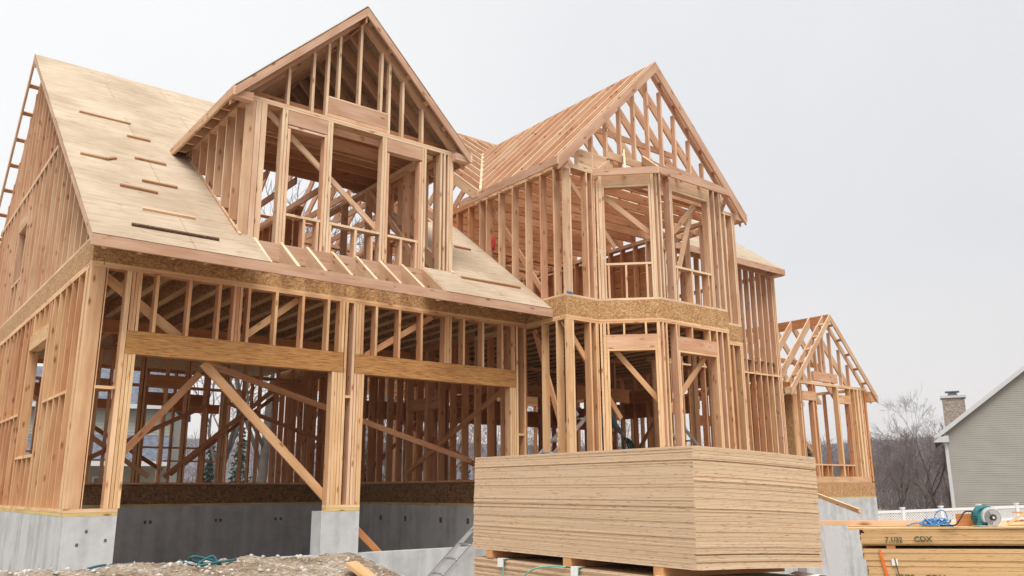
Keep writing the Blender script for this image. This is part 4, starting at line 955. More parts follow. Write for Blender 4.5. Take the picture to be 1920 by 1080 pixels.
lp = Mesh(); lp.tube(smooth_path([on_left(1.74, OFFS-.20, .05), on_left(1.66, OFFS-.12, .08), on_left(1.52, OFFS-.035, .07), on_left(1.36, OFFS-.006, .04), on_left(1.22, OFFS-.0, .01)]), .006, 6)
tag(lp.obj('strap', M_STRAP, smooth=True), 'loose green strap end curling over the lower plywood stack', 'strap', 'straps round the lower stack')
# white wrap on the corner of the lower stack
m = Mesh(); pr = [(0, .0), (.06, .012), (.12, .008), (.17, -.02), (.20, -.07), (.21, -.14), (.205, -.25)]
vs = []
for i, (db, dz) in enumerate(pr):
    for a, ex_ in ((-.03, 0), (.06, .015*i), (.16, .0)):
        p = CA+EA*a+EB*(1.08+db+ex_)+EC*(OFFS-.012+dz+(.01 if a > .1 else 0)); vs.append(p)
n0 = len(vs); vs += [p+V((0, 0, .003)) for p in vs]
fs = []
for i in range(len(pr)-1):
    for k in range(2):
        a_ = i*3+k; fs += [(a_, a_+1, a_+4, a_+3), (n0+a_, n0+a_+3, n0+a_+4, n0+a_+1)]
tag(mesh_obj('wrap_sheet', vs, fs, M_PAPER, smooth=True), 'torn white wrapping sheet curling off the corner of the lower plywood stack', 'wrapping')

# right-hand stack with the saw
PB = V((6.10, 3.532, -.292)); hb = rad(150)
FB = V((math.sin(hb), math.cos(hb), .016)).normalized(); GB = V((math.sin(hb-math.pi/2), math.cos(hb-math.pi/2), 0)); UB = FB.cross(GB).normalized(); GB = UB.cross(FB)
def bM(x, y, z, yaw=0, pitch=0):
    ex = FB*math.cos(yaw)+GB*math.sin(yaw)+UB*pitch; ex.normalize(); ey = (GB-GB.dot(ex)*ex).normalized()
    return frame(PB+FB*x+GB*y+UB*z, ex, ey, ex.cross(ey))
def bP(x, y, z): return PB+FB*x+GB*y+UB*z
shB = sheet_mesh('plywood_sheet', 2.44, 1.22, .0118, 0, 1, M_PLYB, 4, 2); shC = sheet_mesh('plywood_sheet', 2.44, 1.22, .0129, 0, 1, M_PLYB, 4, 2)
topsheet = None
for k in range(10):
    o = bpy.data.objects.new('plywood_sheet', shB); top = k == 9
    link(o, None, bM(rs.gauss(0, .006)+(.025 if k in (7, 8) else 0)-(.09 if top else 0), rs.gauss(0, .003)-(.0 if top else 0), -.125+k*.0125, (-.012 if top else rs.gauss(0, .001)), .004 if top else 0))
    tag(o, 'top plywood sheet under the circular saw, its pale corner sticking out' if top else 'golden plywood sheet of the upper bundle lying beneath the circular saw', 'plywood sheet', 'plywood sheets of the upper bundle by the saw')
    if k == 2: sh_txt = o
for i, x in enumerate((.20, 1.2, 2.2)):
    o = plank('spacer_block', None, bP(x, .01, -.137), bP(x, 1.2, -.137), .06, .022, FB, M_OLD)
    tag(o, ('thin lath at the visible end between the two right hand plywood bundles', 'thin lath at the middle between the two right hand plywood bundles', 'thin lath at the far end between the two right hand plywood bundles')[i], 'spacer', 'laths between the right hand bundles')
sh_low = None
for k in range(68):
    o = bpy.data.objects.new('plywood_sheet', shC)
    link(o, None, bM(rs.gauss(.022, .004)-(.015 if k < 6 else 0), rs.gauss(0, .0025)+(.006 if k == 6 else 0), -.149-(k+1)*.0135, rs.gauss(0, .0008)))
    tag(o, 'golden plywood sheet of the lower bundle with the orange paint stripe', 'plywood sheet', 'plywood sheets of the lower right hand bundle')
    if k == 6: sh_low = o
for i, x in enumerate((.2, 1.2, 2.2)):
    o = plank('spacer_block', None, bP(x, .02, -1.105), bP(x, 1.2, -1.105), .09, .072, FB, M_OLD)
    tag(o, 'wooden bearer on the soil under the right hand plywood stack', 'spacer', 'bearers under the right hand stack')
def stencil(txt, x, z, h, parent, sx=1.0):
    cu = bpy.data.curves.new('t', 'FONT'); cu.body = txt; cu.size = h*1.38; cu.extrude = .0006; cu.offset = .0012
    t_ = bpy.data.objects.new('t', cu); col.objects.link(t_)
    dg = bpy.context.evaluated_depsgraph_get(); dg.update()
    me = bpy.data.meshes.new_from_object(t_.evaluated_get(dg)); bpy.data.objects.remove(t_); me.materials.clear(); me.materials.append(M_INK)
    for v in me.vertices: v.co.x *= sx
    o = bpy.data.objects.new('stencil_mark', me)
    link(o, parent, frame(bP(x, -.014, z), FB, UB, -GB)); return o
stencil('7.1/32', .165, -.103, .040, sh_txt, .85); stencil('CDX', .36, -.098, .040, sh_txt)
stencil('17/32', .20, -.372, .046, sh_low, .95); stencil('CDX', .40, -.372, .046, sh_low)
mesh_obj('paint_stripe', [bP(.112, -.013, -.151), bP(.126, -.013, -.151), bP(.172, -.013, -.40), bP(.146, -.013, -.40), bP(.112, -.0115, -.151), bP(.126, -.0115, -.151), bP(.172, -.0115, -.40), bP(.146, -.0115, -.40)], [(3, 2, 1, 0), (4, 5, 6, 7), (0, 1, 5, 4), (1, 2, 6, 5), (2, 3, 7, 6), (3, 0, 4, 7)], M_ORANGE, sh_low)
lb = Mesh(); lb.add([bP(.192, -.0135, -.265), bP(.234, -.0135, -.265), bP(.234, -.0135, -.218), bP(.192, -.0135, -.218)], [(0, 1, 2, 3)])
mesh_obj('paper_label', lb.v+[p+GB*.001 for p in lb.v], [(0, 1, 2, 3), (7, 6, 5, 4)], M_WHITE, sh_low)
gl = Mesh(); gl.tube([bP(.215, -.0165, -.215), bP(.226, -.0165, -.30), bP(.24, -.0165, -.40)], .0035, 5); gl.obj('ink_stripe', M_INK, sh_low)

# long board and offcut block on that stack
o = plank('loose_board', None, bP(-.30, .30, .030), bP(.56, .26, .022), .036, .085, UB, M_PALE); tag(o, 'pale long board lying on the saw stack and jutting out over its left end', 'board')
o = plank('offcut_block', None, bP(.675, .22, .048), bP(.88, .20, .048), .085, .06, UB, M_OLD); tag(o, 'reddish timber offcut standing on edge behind the saw cord', 'offcut')
# circular saw
sw_c = bP(.87, .10, .006)
su = (FB*.82+GB*.12); su.z = 0; su = V((.80, -.60, 0)); sv = V((0, 0, 1)); swd = su.cross(sv)      # su to the right, sv up, swd toward the camera
saw = empty('circular_saw', sw_c); tag(saw, 'teal circular saw with grey blade guard lying on the plywood stack', 'saw')
def sP(a, b_, c_): return sw_c+(su*a+sv*b_+swd*c_)*.76
def disc(name, ca, cb_, r, c0, c1, mat, a0=0, a1=2*math.pi, n=28, inner=0.0):
    vs = []; fs = []
    full = abs(a1-a0) > 6.28
    for i in range(n+1):
        t = a0+(a1-a0)*i/n
        for rr_, cc in ((inner, c0), (r, c0), (r, c1), (inner, c1)): vs.append(sP(ca+rr_*math.cos(t), cb_+rr_*math.sin(t), cc))
    for i in range(n):
        for k in range(4): fs.append((4*i+k, 4*i+(k+1) % 4, 4*i+4+(k+1) % 4, 4*i+4+k))
    if not full: fs += [(3, 2, 1, 0), (4*n, 4*n+1, 4*n+2, 4*n+3)]
    return mesh_obj(name, vs, fs, mat, saw)
plate_v = [sP(a, b_, c_) for b_ in (0, .005) for a, c_ in ((-.13, -.06), (.14, -.06), (.14, .075), (-.13, .075))]
mesh_obj('base_plate', plate_v, BOXF, M_SAWG, saw)
disc('blade_guard', 0.015, .085, .088, .012, .05, M_SAWG, rad(-25), rad(215))
disc('saw_blade', .02, .078, .078, .051, .054, plain('saw blade steel', (.42, .43, .44), .3, .9, .15, 30), inner=.012)
disc('lower_guard', .02, .078, .070, .0545, .060, plain('guard steel', (.60, .61, .62), .35, .8, .08), rad(-100), rad(120), inner=.035)
disc('arbor_flange', .02, .078, .026, .055, .066, M_DARK); disc('arbor_bolt', .02, .078, .012, .0665, .072, M_SAWG)
mt_ = Mesh(); mt_.tube([sP(-.045, .075, .010), sP(-.045, .075, -.02), sP(-.045, .078, -.09), sP(-.045, .078, -.11)], [.055, .058, .052, .03], 16); mt_.obj('motor', M_SAWT, saw, smooth=True)
hd = Mesh(); hd.tube(smooth_path([sP(-.12, .06, -.0), sP(-.115, .12, -.0), sP(-.07, .165, 0), sP(.0, .165, 0), (sP(.045, .15, -.005))]), .019, 10); hd.obj('handle', M_SAWT, saw, smooth=True)
hb2 = Mesh(); hb2.add([sP(a, b_, c_) for c_ in (-.03, .012) for a, b_ in ((-.115, .01), (-.02, .012), (0, .12), (-.10, .13))], BOXF); hb2.obj('body', M_SAWT, saw)
cd = Mesh(); cd.tube(smooth_path([sP(-.12, .12, 0), sP(-.16, .135, .0), sP(-.22, .13, .01), sP(-.28, .07, .03), sP(-.33, .02, .04), sP(-.38, .006, .03), sP(-.46, .006, -.02)]), .0055, 7)
tag(cd.obj('power_cord', M_CORD, smooth=True), 'dark brown power cord looping from the saw across the plywood', 'cord')
rp_ = Mesh(); rp0 = random.Random(4)
pth = []
for i in range(46):
    t = i*1.15; pth.append(bP(.52+.075*math.cos(t)*rp0.uniform(.55, 1.2)+.03*math.sin(i*.37), .12+.06*math.sin(t)*rp0.uniform(.5, 1.1), .012+.05*rp0.random()))
pth = [bP(.33, .09, .012), bP(.40, .10, .03), bP(.45, .1, .02)]+pth+[bP(.63, .06, .015), bP(.615, .03, .004)]
rp_.tube(smooth_path(pth, 5), .0055, 6)
lp2 = smooth_path([bP(.55, .14, .03), bP(.53, .15, .075), bP(.56, .15, .115), bP(.60, .14, .11), bP(.61, .13, .06), bP(.585, .12, .03)], 8); rp_.tube(lp2, .004, 6)
tag(rp_.obj('blue_rope', M_BLUE, smooth=True), 'tangled coil of bright blue rope on top of the right hand stack', 'rope')
# scraps right of the saw
sc_ = Mesh()
for i, (x0, z0, x1, z1) in enumerate(((1.0, .01, 1.12, .085), (1.05, .09, 1.25, .07), (1.1, .03, 1.35, .02), (1.02, .02, 1.4, .05))):
    o = plank('wood_scrap', None, bP(x0, .15+.05*i, z0+.008), bP(x1, .13+.05*i, z1+.008), .05, .012, GB, (M_PALE, M_OLD, M_LUM, M_PALE)[i])
    tag(o, ('pale splintered lath propped up right beside the saw', 'orange wood sliver bridging the scraps beside the saw', 'flat fir scrap lying low at the stack edge right of the saw', 'long pale strip behind the scraps right of the saw')[i], 'wood scrap', 'wood scraps beside the saw')
# thin stick poking out from behind the tall stack
o = plank('loose_board', None, (13.2, 9.25, .19), (10.75, 6.20, -.30), .06, .03, Z, M_PALE)
tag(o, 'thin pale stick poking out behind the tall plywood stack toward the grey concrete', 'board')

# ================================================================ ROOF CLEATS, SMALL THINGS ON THE HOUSE
CL = [((2.414, 15.09), (3.245, 15.09), .05, M_CLEAT, 'highest timber cleat on the plywood roof, nearest the ridge'),
      ((3.061, 14.386), (3.433, 14.386), .055, M_CLEAT, 'short pale cleat high on the plywood roof near the dormer eave'),
      ((2.172, 13.07), (2.519, 13.07), .05, M_CLEAT, 'reddish cleat on the roof close to the left rake, touching a broken stub'),
      ((2.525, 13.06), (2.68, 13.19), .05, M_CLEAT, 'small broken reddish stub slanting off the end of another cleat'),
      ((2.994, 13.385), (3.469, 13.385), .055, M_CLEAT, 'thin tan cleat level with the dormer eave tip on the roof'),
      ((2.927, 12.49), (3.43, 12.49), .05, M_CLEAT, 'reddish cleat halfway down the roof, right one of the close pair'),
      ((2.564, 12.15), (3.069, 12.13), .05, M_CLEAT, 'reddish cleat halfway down the roof, left one of the close pair'),
      ((2.729, 11.49), (3.428, 11.49), .06, M_LUM2, 'pale tan cleat second from the eave on the left roof'),
      ((2.493, 10.93), (3.598, 10.93), .045, plain('weathered dark strip', (.12, .07, .045), .9, 0, .7, 40), 'long dark weathered strip lowest on the left roof by the eave'),
      ((8.438, 12.43), (8.801, 12.43), .05, M_CLEAT, 'short reddish cleat on the roof right of the dormer'),
      ((7.70, 11.13), (8.95, 11.13), .045, M_CLEAT, 'long reddish cleat low on the roof right of the dormer')]
rn = V((0, -MS, 1)).normalized()
for (xa, ya), (xb, yb), w_, mt, lab in CL:
    a = V((xa, ya, zg(ya)))+rn*(.015); b_ = V((xb, yb, zg(yb)))+rn*(.015)
    o = plank('roof_cleat', None, a, b_, w_, .036, (0, 1, MS), mt); tag(o, lab, 'cleat', 'cleats nailed on the plywood roof')
m = Mesh(); m.add([(9.30+.02*math.cos(t)+.006*math.sin(5*t+k), 12.36+.045*math.sin(t)*(1+.3*math.sin(k*2.1)), 4.74-.09*k+.012*math.cos(2*t)) for k in range(4) for t in [i*math.pi/5 for i in range(10)]], [(10*k+i, 10*k+(i+1) % 10, 10*k+10+(i+1) % 10, 10*k+10+i) for k in range(3) for i in range(10)]+[tuple(range(9, -1, -1)), tuple(range(30, 40))])
tag(m.obj('red_jacket', M_REDC, smooth=True), 'red jacket hung on the studs of the gabled wing upstairs', 'jacket')
o = plank('tape_mark', None, (9.25, BY-.006, 3.245), (9.38, BY-.006, 3.245), .03, .006, Z, M_BLUET); tag(o, 'blue chalk line tape at the foot of the upstairs corner post', 'tape')

# ================================================================ LADDERS
def ladder(name, a, b_, off, n, lab, r0=.3):
    L_ = empty(name, a); tag(L_, lab, 'ladder')
    a, b_, off = V(a), V(b_), V(off); dn = (b_-a).normalized()
    for q_ in (V((0, 0, 0)), off):
        plank('rail', L_, a+q_, b_+q_, .062, .024, dn.cross(off), M_ALU)
        for e in (0, 1): plank('rail_foot' if not e else 'rail_cap', L_, (a if not e else b_)+q_-dn*.02, (a if not e else b_)+q_+dn*.05, .085, .036, dn.cross(off), M_DARK if not e else M_ALU)
    T = (b_-a).length
    k = r0
    while k < T-.1:
        rg = Mesh(); rg.tube([a+dn*k+off.normalized()*.012, a+dn*k+off-off.normalized()*.012], .016, 8); rg.obj('rung', M_ALU, L_, smooth=True); k += .305
    return L_
ladder('aluminium_ladder', (6.44, 10.9, -1.72), (10.00, 10.9, 1.28), (-.05, -.40, -.02), 14, 'long aluminium ladder rising behind the tall plywood stack', .25)
ladder('aluminium_ladder', (13.95, 10.85, .17), (12.80, 10.85, 1.14), (0, .40, .0), 5, 'short aluminium ladder top showing inside the bay window', .25)

# ================================================================ HOSES AND OFFCUT ON THE HEAP
def gpath(pts, lift=.02): return [(x, y, gz(x, y)+lift) for x, y in pts]
hp = Mesh()
hp.tube(smooth_path(gpath([(2.02, 9.15), (2.16, 9.2), (2.3, 9.25), (2.45, 9.3), (2.6, 9.4), (2.75, 9.5)], .02), 4), .012, 8)
hp.tube(smooth_path(gpath([(2.85, 9.1), (3.0, 9.05), (3.12, 9.05), (3.25, 9.0)], .018)+[(3.02, 9.0, -.645), (2.95, 9.0, -.64), (2.96, 9.05, -.675)]+gpath([(3.1, 9.0), (3.2, 8.97)], .02)+[(3.17, 9.0, -.65), (3.1, 9.0, -.66)]+gpath([(3.0, 8.95), (3.15, 8.92), (3.4, 8.98)], .02), 6), .013, 8)
tag(hp.obj('garden_hose', M_TEAL, smooth=True), 'teal hose lying in loops on the soil heap by the garage', 'hose')
o = plank('offcut_board', None, (4.40, 8.35, gz(4.5, 8.5)+.05), (4.55, 7.4, gz(4.6, 7.6)+.03), .14, .04, X, M_PALE); tag(o, 'short pale board end lying on the soil heap', 'offcut')
o = plank('loose_board', None, (6.02, 11.62, -.40), (6.9, 11.62, -1.20), .10, .04, Z, M_OLD); tag(o, 'orange diagonal board leaning behind the concrete pier inside the garage', 'board')

# ================================================================ WORKER
def skin_body(name, joints, edges, mat, parent, sub=2):
    me = bpy.data.meshes.new(name); me.from_pydata([j[0] for j in joints], edges, []); me.materials.append(mat)
    o = bpy.data.objects.new(name, me); link(o, parent, Matrix())
    md = o.modifiers.new('skin', 'SKIN'); md.use_smooth_shade = True
    for i, j in enumerate(joints):
        r_ = j[1]; me.skin_vertices[0].data[i].radius = r_ if isinstance(r_, tuple) else (r_, r_)
    me.skin_vertices[0].data[0].use_root = True
    sb = o.modifiers.new('sub', 'SUBSURF'); sb.levels = sub; sb.render_levels = sub
    return o
M_JACK = plain('grey blue work shirt', (.15, .19, .24), .85, 0, .2); M_JEAN = plain('dark denim', (.03, .04, .07), .9, 0, .2); M_SKIN = plain('skin', (.48, .27, .19), .6); M_BELT = plain('leather tool belt', (.34, .17, .05), .7); M_CAP = plain('dark cap', (.05, .055, .07), .8)
WK = V((11.66, 11.95, .15))
man = empty('person', WK); tag(man, 'worker in a grey blue shirt and tool belt bending with a green hose bundle', 'person')
def wv(x, y, z): return tuple(WK+V((x, y, z)))
# one continuous body: pelvis, bent torso, neck, head, arms, legs
J = [(wv(-.02, .02, .95), (.15, .12)), (wv(.03, -.01, 1.10), (.15, .12)), (wv(.02, -.05, 1.26), (.17, .12)), (wv(-.02, -.08, 1.36), (.12, .10)), (wv(-.05, -.11, 1.43), .055), (wv(-.07, -.14, 1.50), (.075, .085)), (wv(-.085, -.17, 1.60), (.085, .095)), (wv(-.085, -.175, 1.67), (.05, .06)),
     (wv(.17, -.04, 1.30), .07), (wv(.30, -.06, 1.07), .05), (wv(.36, -.20, .90), .036), (wv(.37, -.24, .84), (.045, .022)),
     (wv(-.19, -.13, 1.28), .07), (wv(-.30, -.25, 1.05), .05), (wv(-.14, -.38, .96), .036), (wv(-.08, -.40, .95), (.045, .022)),
     (wv(.08, .02, .88), .10), (wv(.11, -.06, .50), .068), (wv(.10, .03, .10), .045), (wv(.11, -.10, .04), .04),
     (wv(-.11, .03, .88), .10), (wv(-.14, -.05, .50), .068), (wv(-.14, .05, .10), .045), (wv(-.13, -.08, .04), .04)]
E_ = [(0, 1), (1, 2), (2, 3), (3, 4), (4, 5), (5, 6), (6, 7), (3, 8), (8, 9), (9, 10), (10, 11), (3, 12), (12, 13), (13, 14), (14, 15), (0, 16), (16, 17), (17, 18), (18, 19), (0, 20), (20, 21), (21, 22), (22, 23)]
body = skin_body('body', J, E_, M_SKIN, man)
def grow(js, f): return [(p, tuple(q_*f+.006 for q_ in r_) if isinstance(r_, tuple) else r_*f+.006) for p, r_ in js]
skin_body('shirt', grow([J[0], J[1], J[2], J[3], J[8], J[9], J[10], J[12], J[13], J[14]], 1.06), [(0, 1), (1, 2), (2, 3), (3, 4), (4, 5), (5, 6), (3, 7), (7, 8), (8, 9)], M_JACK, man)
skin_body('trousers', grow([J[0], J[16], J[17], J[18], J[20], J[21], J[22]], 1.10), [(0, 1), (1, 2), (2, 3), (0, 4), (4, 5), (5, 6)], M_JEAN, man)
for sx in (.11, -.13):
    skin_body('boot', [(wv(sx, .07, .05), .055), (wv(sx, -.03, .05), .05), (wv(sx, -.13, .04), .042)], [(0, 1), (1, 2)], M_BELT, man)
def hand(sx, base, dr, dn):
    base, dr, dn = V(base), V(dr).normalized(), V(dn).normalized(); sd_ = dr.cross(dn)
    for i, ln in enumerate((.070, .08, .075, .058)):
        p = base+sd_*(.022-.0145*i)+dr*.03
        skin_body('finger', [(tuple(p), .0095), (tuple(p+dr*ln*.5+dn*.012), .0085), (tuple(p+dr*ln*.7+dn*.04), .0075)], [(0, 1), (1, 2)], M_SKIN, man, 1)
    skin_body('thumb', [(tuple(base+sd_*.03-dr*.01), .011), (tuple(base+sd_*.055+dr*.02+dn*.015), .0095), (tuple(base+sd_*.05+dr*.05+dn*.03), .008)], [(0, 1), (1, 2)], M_SKIN, man, 1)
hand(1, J[11][0], (.05, -.1, -.3), (-.8, -.2, 0)); hand(-1, J[15][0], (.9, -.2, -.1), (0, 0, -1))
hm = Mesh()
def ell(c_, r_, mm=0):
    bm = bmesh.new(); bmesh.ops.create_uvsphere(bm, u_segments=16, v_segments=10, radius=1); hm.add([(c_[0]+v.co.x*r_[0], c_[1]+v.co.y*r_[1], c_[2]+v.co.z*r_[2]) for v in bm.verts], [tuple(v.index for v in q_.verts) for q_ in bm.faces]); bm.free()
hd0 = V(J[6][0])
def face_bit(nm, c_, r_, mt):
    global hm; hm = Mesh(); ell(hd0+V(c_), r_); hm.obj(nm, mt, man, smooth=True)
face_bit('nose', (.0, -.105, -.02), (.014, .02, .022), M_SKIN); face_bit('mouth', (0, -.09, -.062), (.026, .012, .006), M_REDC)
for sx in (-.033, .033): face_bit('eye', (sx, -.088, .012), (.012, .009, .008), M_DARK)
for sx in (-.092, .092): face_bit('ear', (sx, .0, -.01), (.012, .022, .03), M_SKIN)
face_bit('cap', (0, .0, .055), (.098, .11, .075), M_CAP)
cp = Mesh(); cp.add([hd0+V((x, y, z)) for z in (.052, .060) for x, y in ((-.075, -.07), (.075, -.07), (.06, -.185), (-.06, -.185))], BOXF); cp.obj('cap_brim', M_CAP, man)
bt = Mesh(); bt.tube([wv(-.02+.175*math.cos(t), .02+.15*math.sin(t), .98) for t in [i*math.pi/9 for i in range(19)]], .022, 8); bt.obj('tool_belt', M_BELT, man)
pb = Mesh(); pb.add([V(wv(.13, -.11, .78))+V((x, y, z)) for z in (0, .2) for x, y in ((0, 0), (.12, .05), (.1, .12), (-.02, .07))], BOXF); pb.obj('tool_pouch', M_BELT, man)
hs = Mesh(); rh = random.Random(8)
hand_p = V(J[11][0])
for i in range(7):
    w_ = .05+.02*i; d_ = .36+.04*rh.random()
    ph = [hand_p+V((.005*i-.02, -.012*i+.02, -.02))]
    for t in range(9):
        a = math.pi*2*(t+.5)/9; ph.append(hand_p+V((w_*math.sin(a)+.10*(1-math.cos(a))*.5, -.012*i+.02, -.02-d_*(1-math.cos(a))/2)))
    ph.append(ph[0]); hs.tube(smooth_path(ph, 4), .011, 7)
tag(hs.obj('hose_bundle', M_GREEN, smooth=True), 'bundle of dark green hose hanging from the hand of the worker', 'hose')

# ================================================================ NEIGHBOURING HOUSES
M_SIDE = plain('tan vinyl siding', (.345, .33, .295), .6, 0, .05, 1.0); M_SIDE2 = plain('pale green siding', (.36, .37, .33), .6, 0, .05, 1.0); M_TRIM = plain('white trim', (.55, .56, .57), .5, 0, .04); M_SHING = plain('slate blue shingles', (.13, .15, .19), .9, 0, .35, 5.0)
def stone_mat():
    m, n, l, b = new_mat('chimney stone', .9)
    tc = n.new('ShaderNodeTexCoord'); vo = n.new('ShaderNodeTexVoronoi'); mp = n.new('ShaderNodeMapping'); mp.inputs['Scale'].default_value = (3, 3, 7)
    l.new(tc.outputs['Object'], mp.inputs['Vector']); l.new(mp.outputs[0], vo.inputs['Vector']); bw_ = n.new('ShaderNodeRGBToBW'); l.new(vo.outputs['Color'], bw_.inputs['Color'])
    r = ramp(n, [(.2, (.20, .15, .11)), (.5, (.36, .29, .23)), (.8, (.44, .40, .36))]); l.new(bw_.outputs[0], r.inputs['Fac']); l.new(r.outputs['Color'], b.inputs['Base Color']); return m
M_STONE = stone_mat()
def clapboards(name, parent, o, du, dn, z0, z1, clip, mat, exp=.105):
    """courses of siding from z0 to z1; clip(z) gives the run along du"""
    m = Mesh(); z = z0; du, dn, o = V(du), V(dn), V(o)
    while z < z1:
        a0, a1 = clip(z); b0, b1 = clip(min(z+exp, z1))
        if a1-a0 > .05:
            m.add([o+du*a0+dn*.024+V((0, 0, z)), o+du*a1+dn*.024+V((0, 0, z)), o+du*b1+V((0, 0, z+exp)), o+du*b0+V((0, 0, z+exp)), o+du*a0+V((0, 0, z)), o+du*a1+V((0, 0, z))], [(0, 1, 2, 3), (4, 5, 1, 0)])
        z += exp
    return m.obj(name, mat, parent)
def ext(name, parent, poly, dv_, mat):
    n = len(poly); P = [V(p) for p in poly]; dv_ = V(dv_)
    F = [tuple(range(n)), tuple(range(2*n-1, n-1, -1))]+[(i, n+i, n+(i+1) % n, (i+1) % n) for i in range(n)]
    return mesh_obj(name, P+[p+dv_ for p in P], F, mat, parent)
NB = V((43.35, 20.1, 0)); nu = V((.4226, -.9063, 0)); nn_ = V((-.9063, -.4226, 0))
EZ, NZ0, GW = 2.62, -2.9, 11.0
nb = empty('neighbour_house', (NB.x, NB.y, -2.7)); tag(nb, 'tan sided house with white gable trim and a stone chimney at the far right', 'house')
rk_ = .76
ext('wall', nb, [NB+V((0, 0, NZ0)), NB+nu*GW+V((0, 0, NZ0)), NB+nu*GW+V((0, 0, EZ)), NB+nu*GW/2+V((0, 0, EZ+GW/2*rk_)), NB+V((0, 0, EZ))], -nn_*9, M_SIDE)
clapboards('siding', nb, NB+nn_*.004, nu, nn_, NZ0, EZ+GW/2*rk_, lambda z: (max(0, (z-EZ)/rk_), GW-max(0, (z-EZ)/rk_)), M_SIDE)
plank('corner_board', nb, NB+nn_*.03+nu*.07+V((0, 0, NZ0)), NB+nn_*.03+nu*.07+V((0, 0, EZ)), .15, .06, nu, M_TRIM)
for sg in (0, 1):
    def rp2(a, dz): 
        q_ = a if sg == 0 else GW-a
        return NB+nu*q_+V((0, 0, EZ+a*rk_+dz))
    ext('roof', nb, [rp2(-.45, .02), rp2(GW/2, .02), rp2(GW/2, .20), rp2(-.45, .20)], -nn_*9.4, M_SHING).matrix_basis.translation += nn_*.22
    ext('rake_trim', nb, [rp2(-.45, -.03), rp2(GW/2, -.03), rp2(GW/2, .21), rp2(-.45, .21)], nn_*.06, M_TRIM).matrix_basis.translation += nn_*.24
    ext('eave_return', nb, [rp2(-.45, -.17), rp2(.25, -.72), rp2(.25, -.36), rp2(-.45, .0)] if False else [NB+nu*(-.45 if sg == 0 else GW+.45)+V((0, 0, EZ-.42)), NB+nu*(.22 if sg == 0 else GW-.22)+V((0, 0, EZ-.42)), NB+nu*(.22 if sg == 0 else GW-.22)+V((0, 0, EZ-.1)), NB+nu*(-.45 if sg == 0 else GW+.45)+V((0, 0, EZ-.2))], nn_*.3, M_TRIM)
ch = Mesh(); cb0 = NB+nu*.15-nn_*5.0
ext('chimney', nb, [cb0+V((0, 0, NZ0)), cb0+nu*1.12+V((0, 0, NZ0)), cb0+nu*1.12+V((0, 0, 4.85)), cb0+V((0, 0, 4.85))], -nn_*1.0, M_STONE)
cc0 = cb0+nn_*.08-nu*.08
ext('chimney_cap', nb, [cc0+V((0, 0, 4.85)), cc0+nu*1.28+V((0, 0, 4.85)), cc0+nu*1.28+V((0, 0, 4.98)), cc0+V((0, 0, 4.98))], -nn_*1.16, M_TRIM)
ext('chimney_pot', nb, [cb0+nu*.28-nn_*.2+V((0, 0, 4.98)), cb0+nu*.84-nn_*.2+V((0, 0, 4.98)), cb0+nu*.74-nn_*.2+V((0, 0, 5.17)), cb0+nu*.38-nn_*.2+V((0, 0, 5.17))], -nn_*.5, plain('flue metal', (.13, .13, .14)))
ext('chimney_hood', nb, [cb0+nu*.2-nn_*.15+V((0, 0, 5.19)), cb0+nu*.92-nn_*.15+V((0, 0, 5.19)), cb0+nu*.92-nn_*.15+V((0, 0, 5.24)), cb0+nu*.2-nn_*.15+V((0, 0, 5.24))], -nn_*.65, plain('flue metal', (.13, .13, .14)))
# house seen through the garage
HB = V((1.4, 51.0, 0)); hu = V((.93, -.36, 0)).normalized(); hn = V((-hu.y*-1*-1, 0, 0)); hn = V((hu.y, -hu.x, 0))
if hn.y > 0: hn = -hn
h2 = empty('neighbour_house', (HB.x, HB.y, -2.7)); tag(h2, 'pale house with slate blue roofs glimpsed through the garage studs', 'house')
HL = 13.0
def hP(a, d_, z): return HB+hu*a-hn*d_+V((0, 0, z))
ext('wall', h2, [hP(0, 0, -2.9), hP(HL, 0, -2.9), hP(HL, 0, 4.3), hP(0, 0, 4.3)], -hn*8, M_SIDE2)
clapboards('siding', h2, HB+hn*.004, hu, hn, -2.9, 4.3, lambda z: (0, HL), M_SIDE2, .18)
ext('roof', h2, [hP(-.4, -.5, 4.25), hP(-.4, 4, 6.6), hP(-.4, 8.5, 4.25), hP(-.4, 8.5, 4.45), hP(-.4, 4, 6.85), hP(-.4, -.5, 4.45)], hu*(HL+.8), M_SHING)
ext('gutter', h2, [hP(-.4, -.62, 4.22), hP(HL+.4, -.62, 4.22), hP(HL+.4, -.62, 4.45), hP(-.4, -.62, 4.45)], -hn*.1, M_TRIM)
ext('porch_roof', h2, [hP(-.2, -2.4, 1.45), hP(-.2, -.05, 2.9), hP(-.2, -.05, 2.7), hP(-.2, -2.4, 1.3)], hu*(HL+.4), M_SHING)
ext('gutter', h2, [hP(-.2, -2.5, 1.25), hP(HL+.2, -2.5, 1.25), hP(HL+.2, -2.5, 1.48), hP(-.2, -2.5, 1.48)], -hn*.1, M_TRIM)
for a in (2.2, 6.0, 9.5):
    wf = ext('window', h2, [hP(a, -.06, -.6), hP(a+1.2, -.06, -.6), hP(a+1.2, -.06, .8), hP(a, -.06, .8)], hn*.04, M_TRIM)
    ext('pane', wf, [hP(a+.1, -.105, -.5), hP(a+1.1, -.105, -.5), hP(a+1.1, -.105, .7), hP(a+.1, -.105, .7)], hn*.01, plain('window glass', (.10, .12, .15), .1))

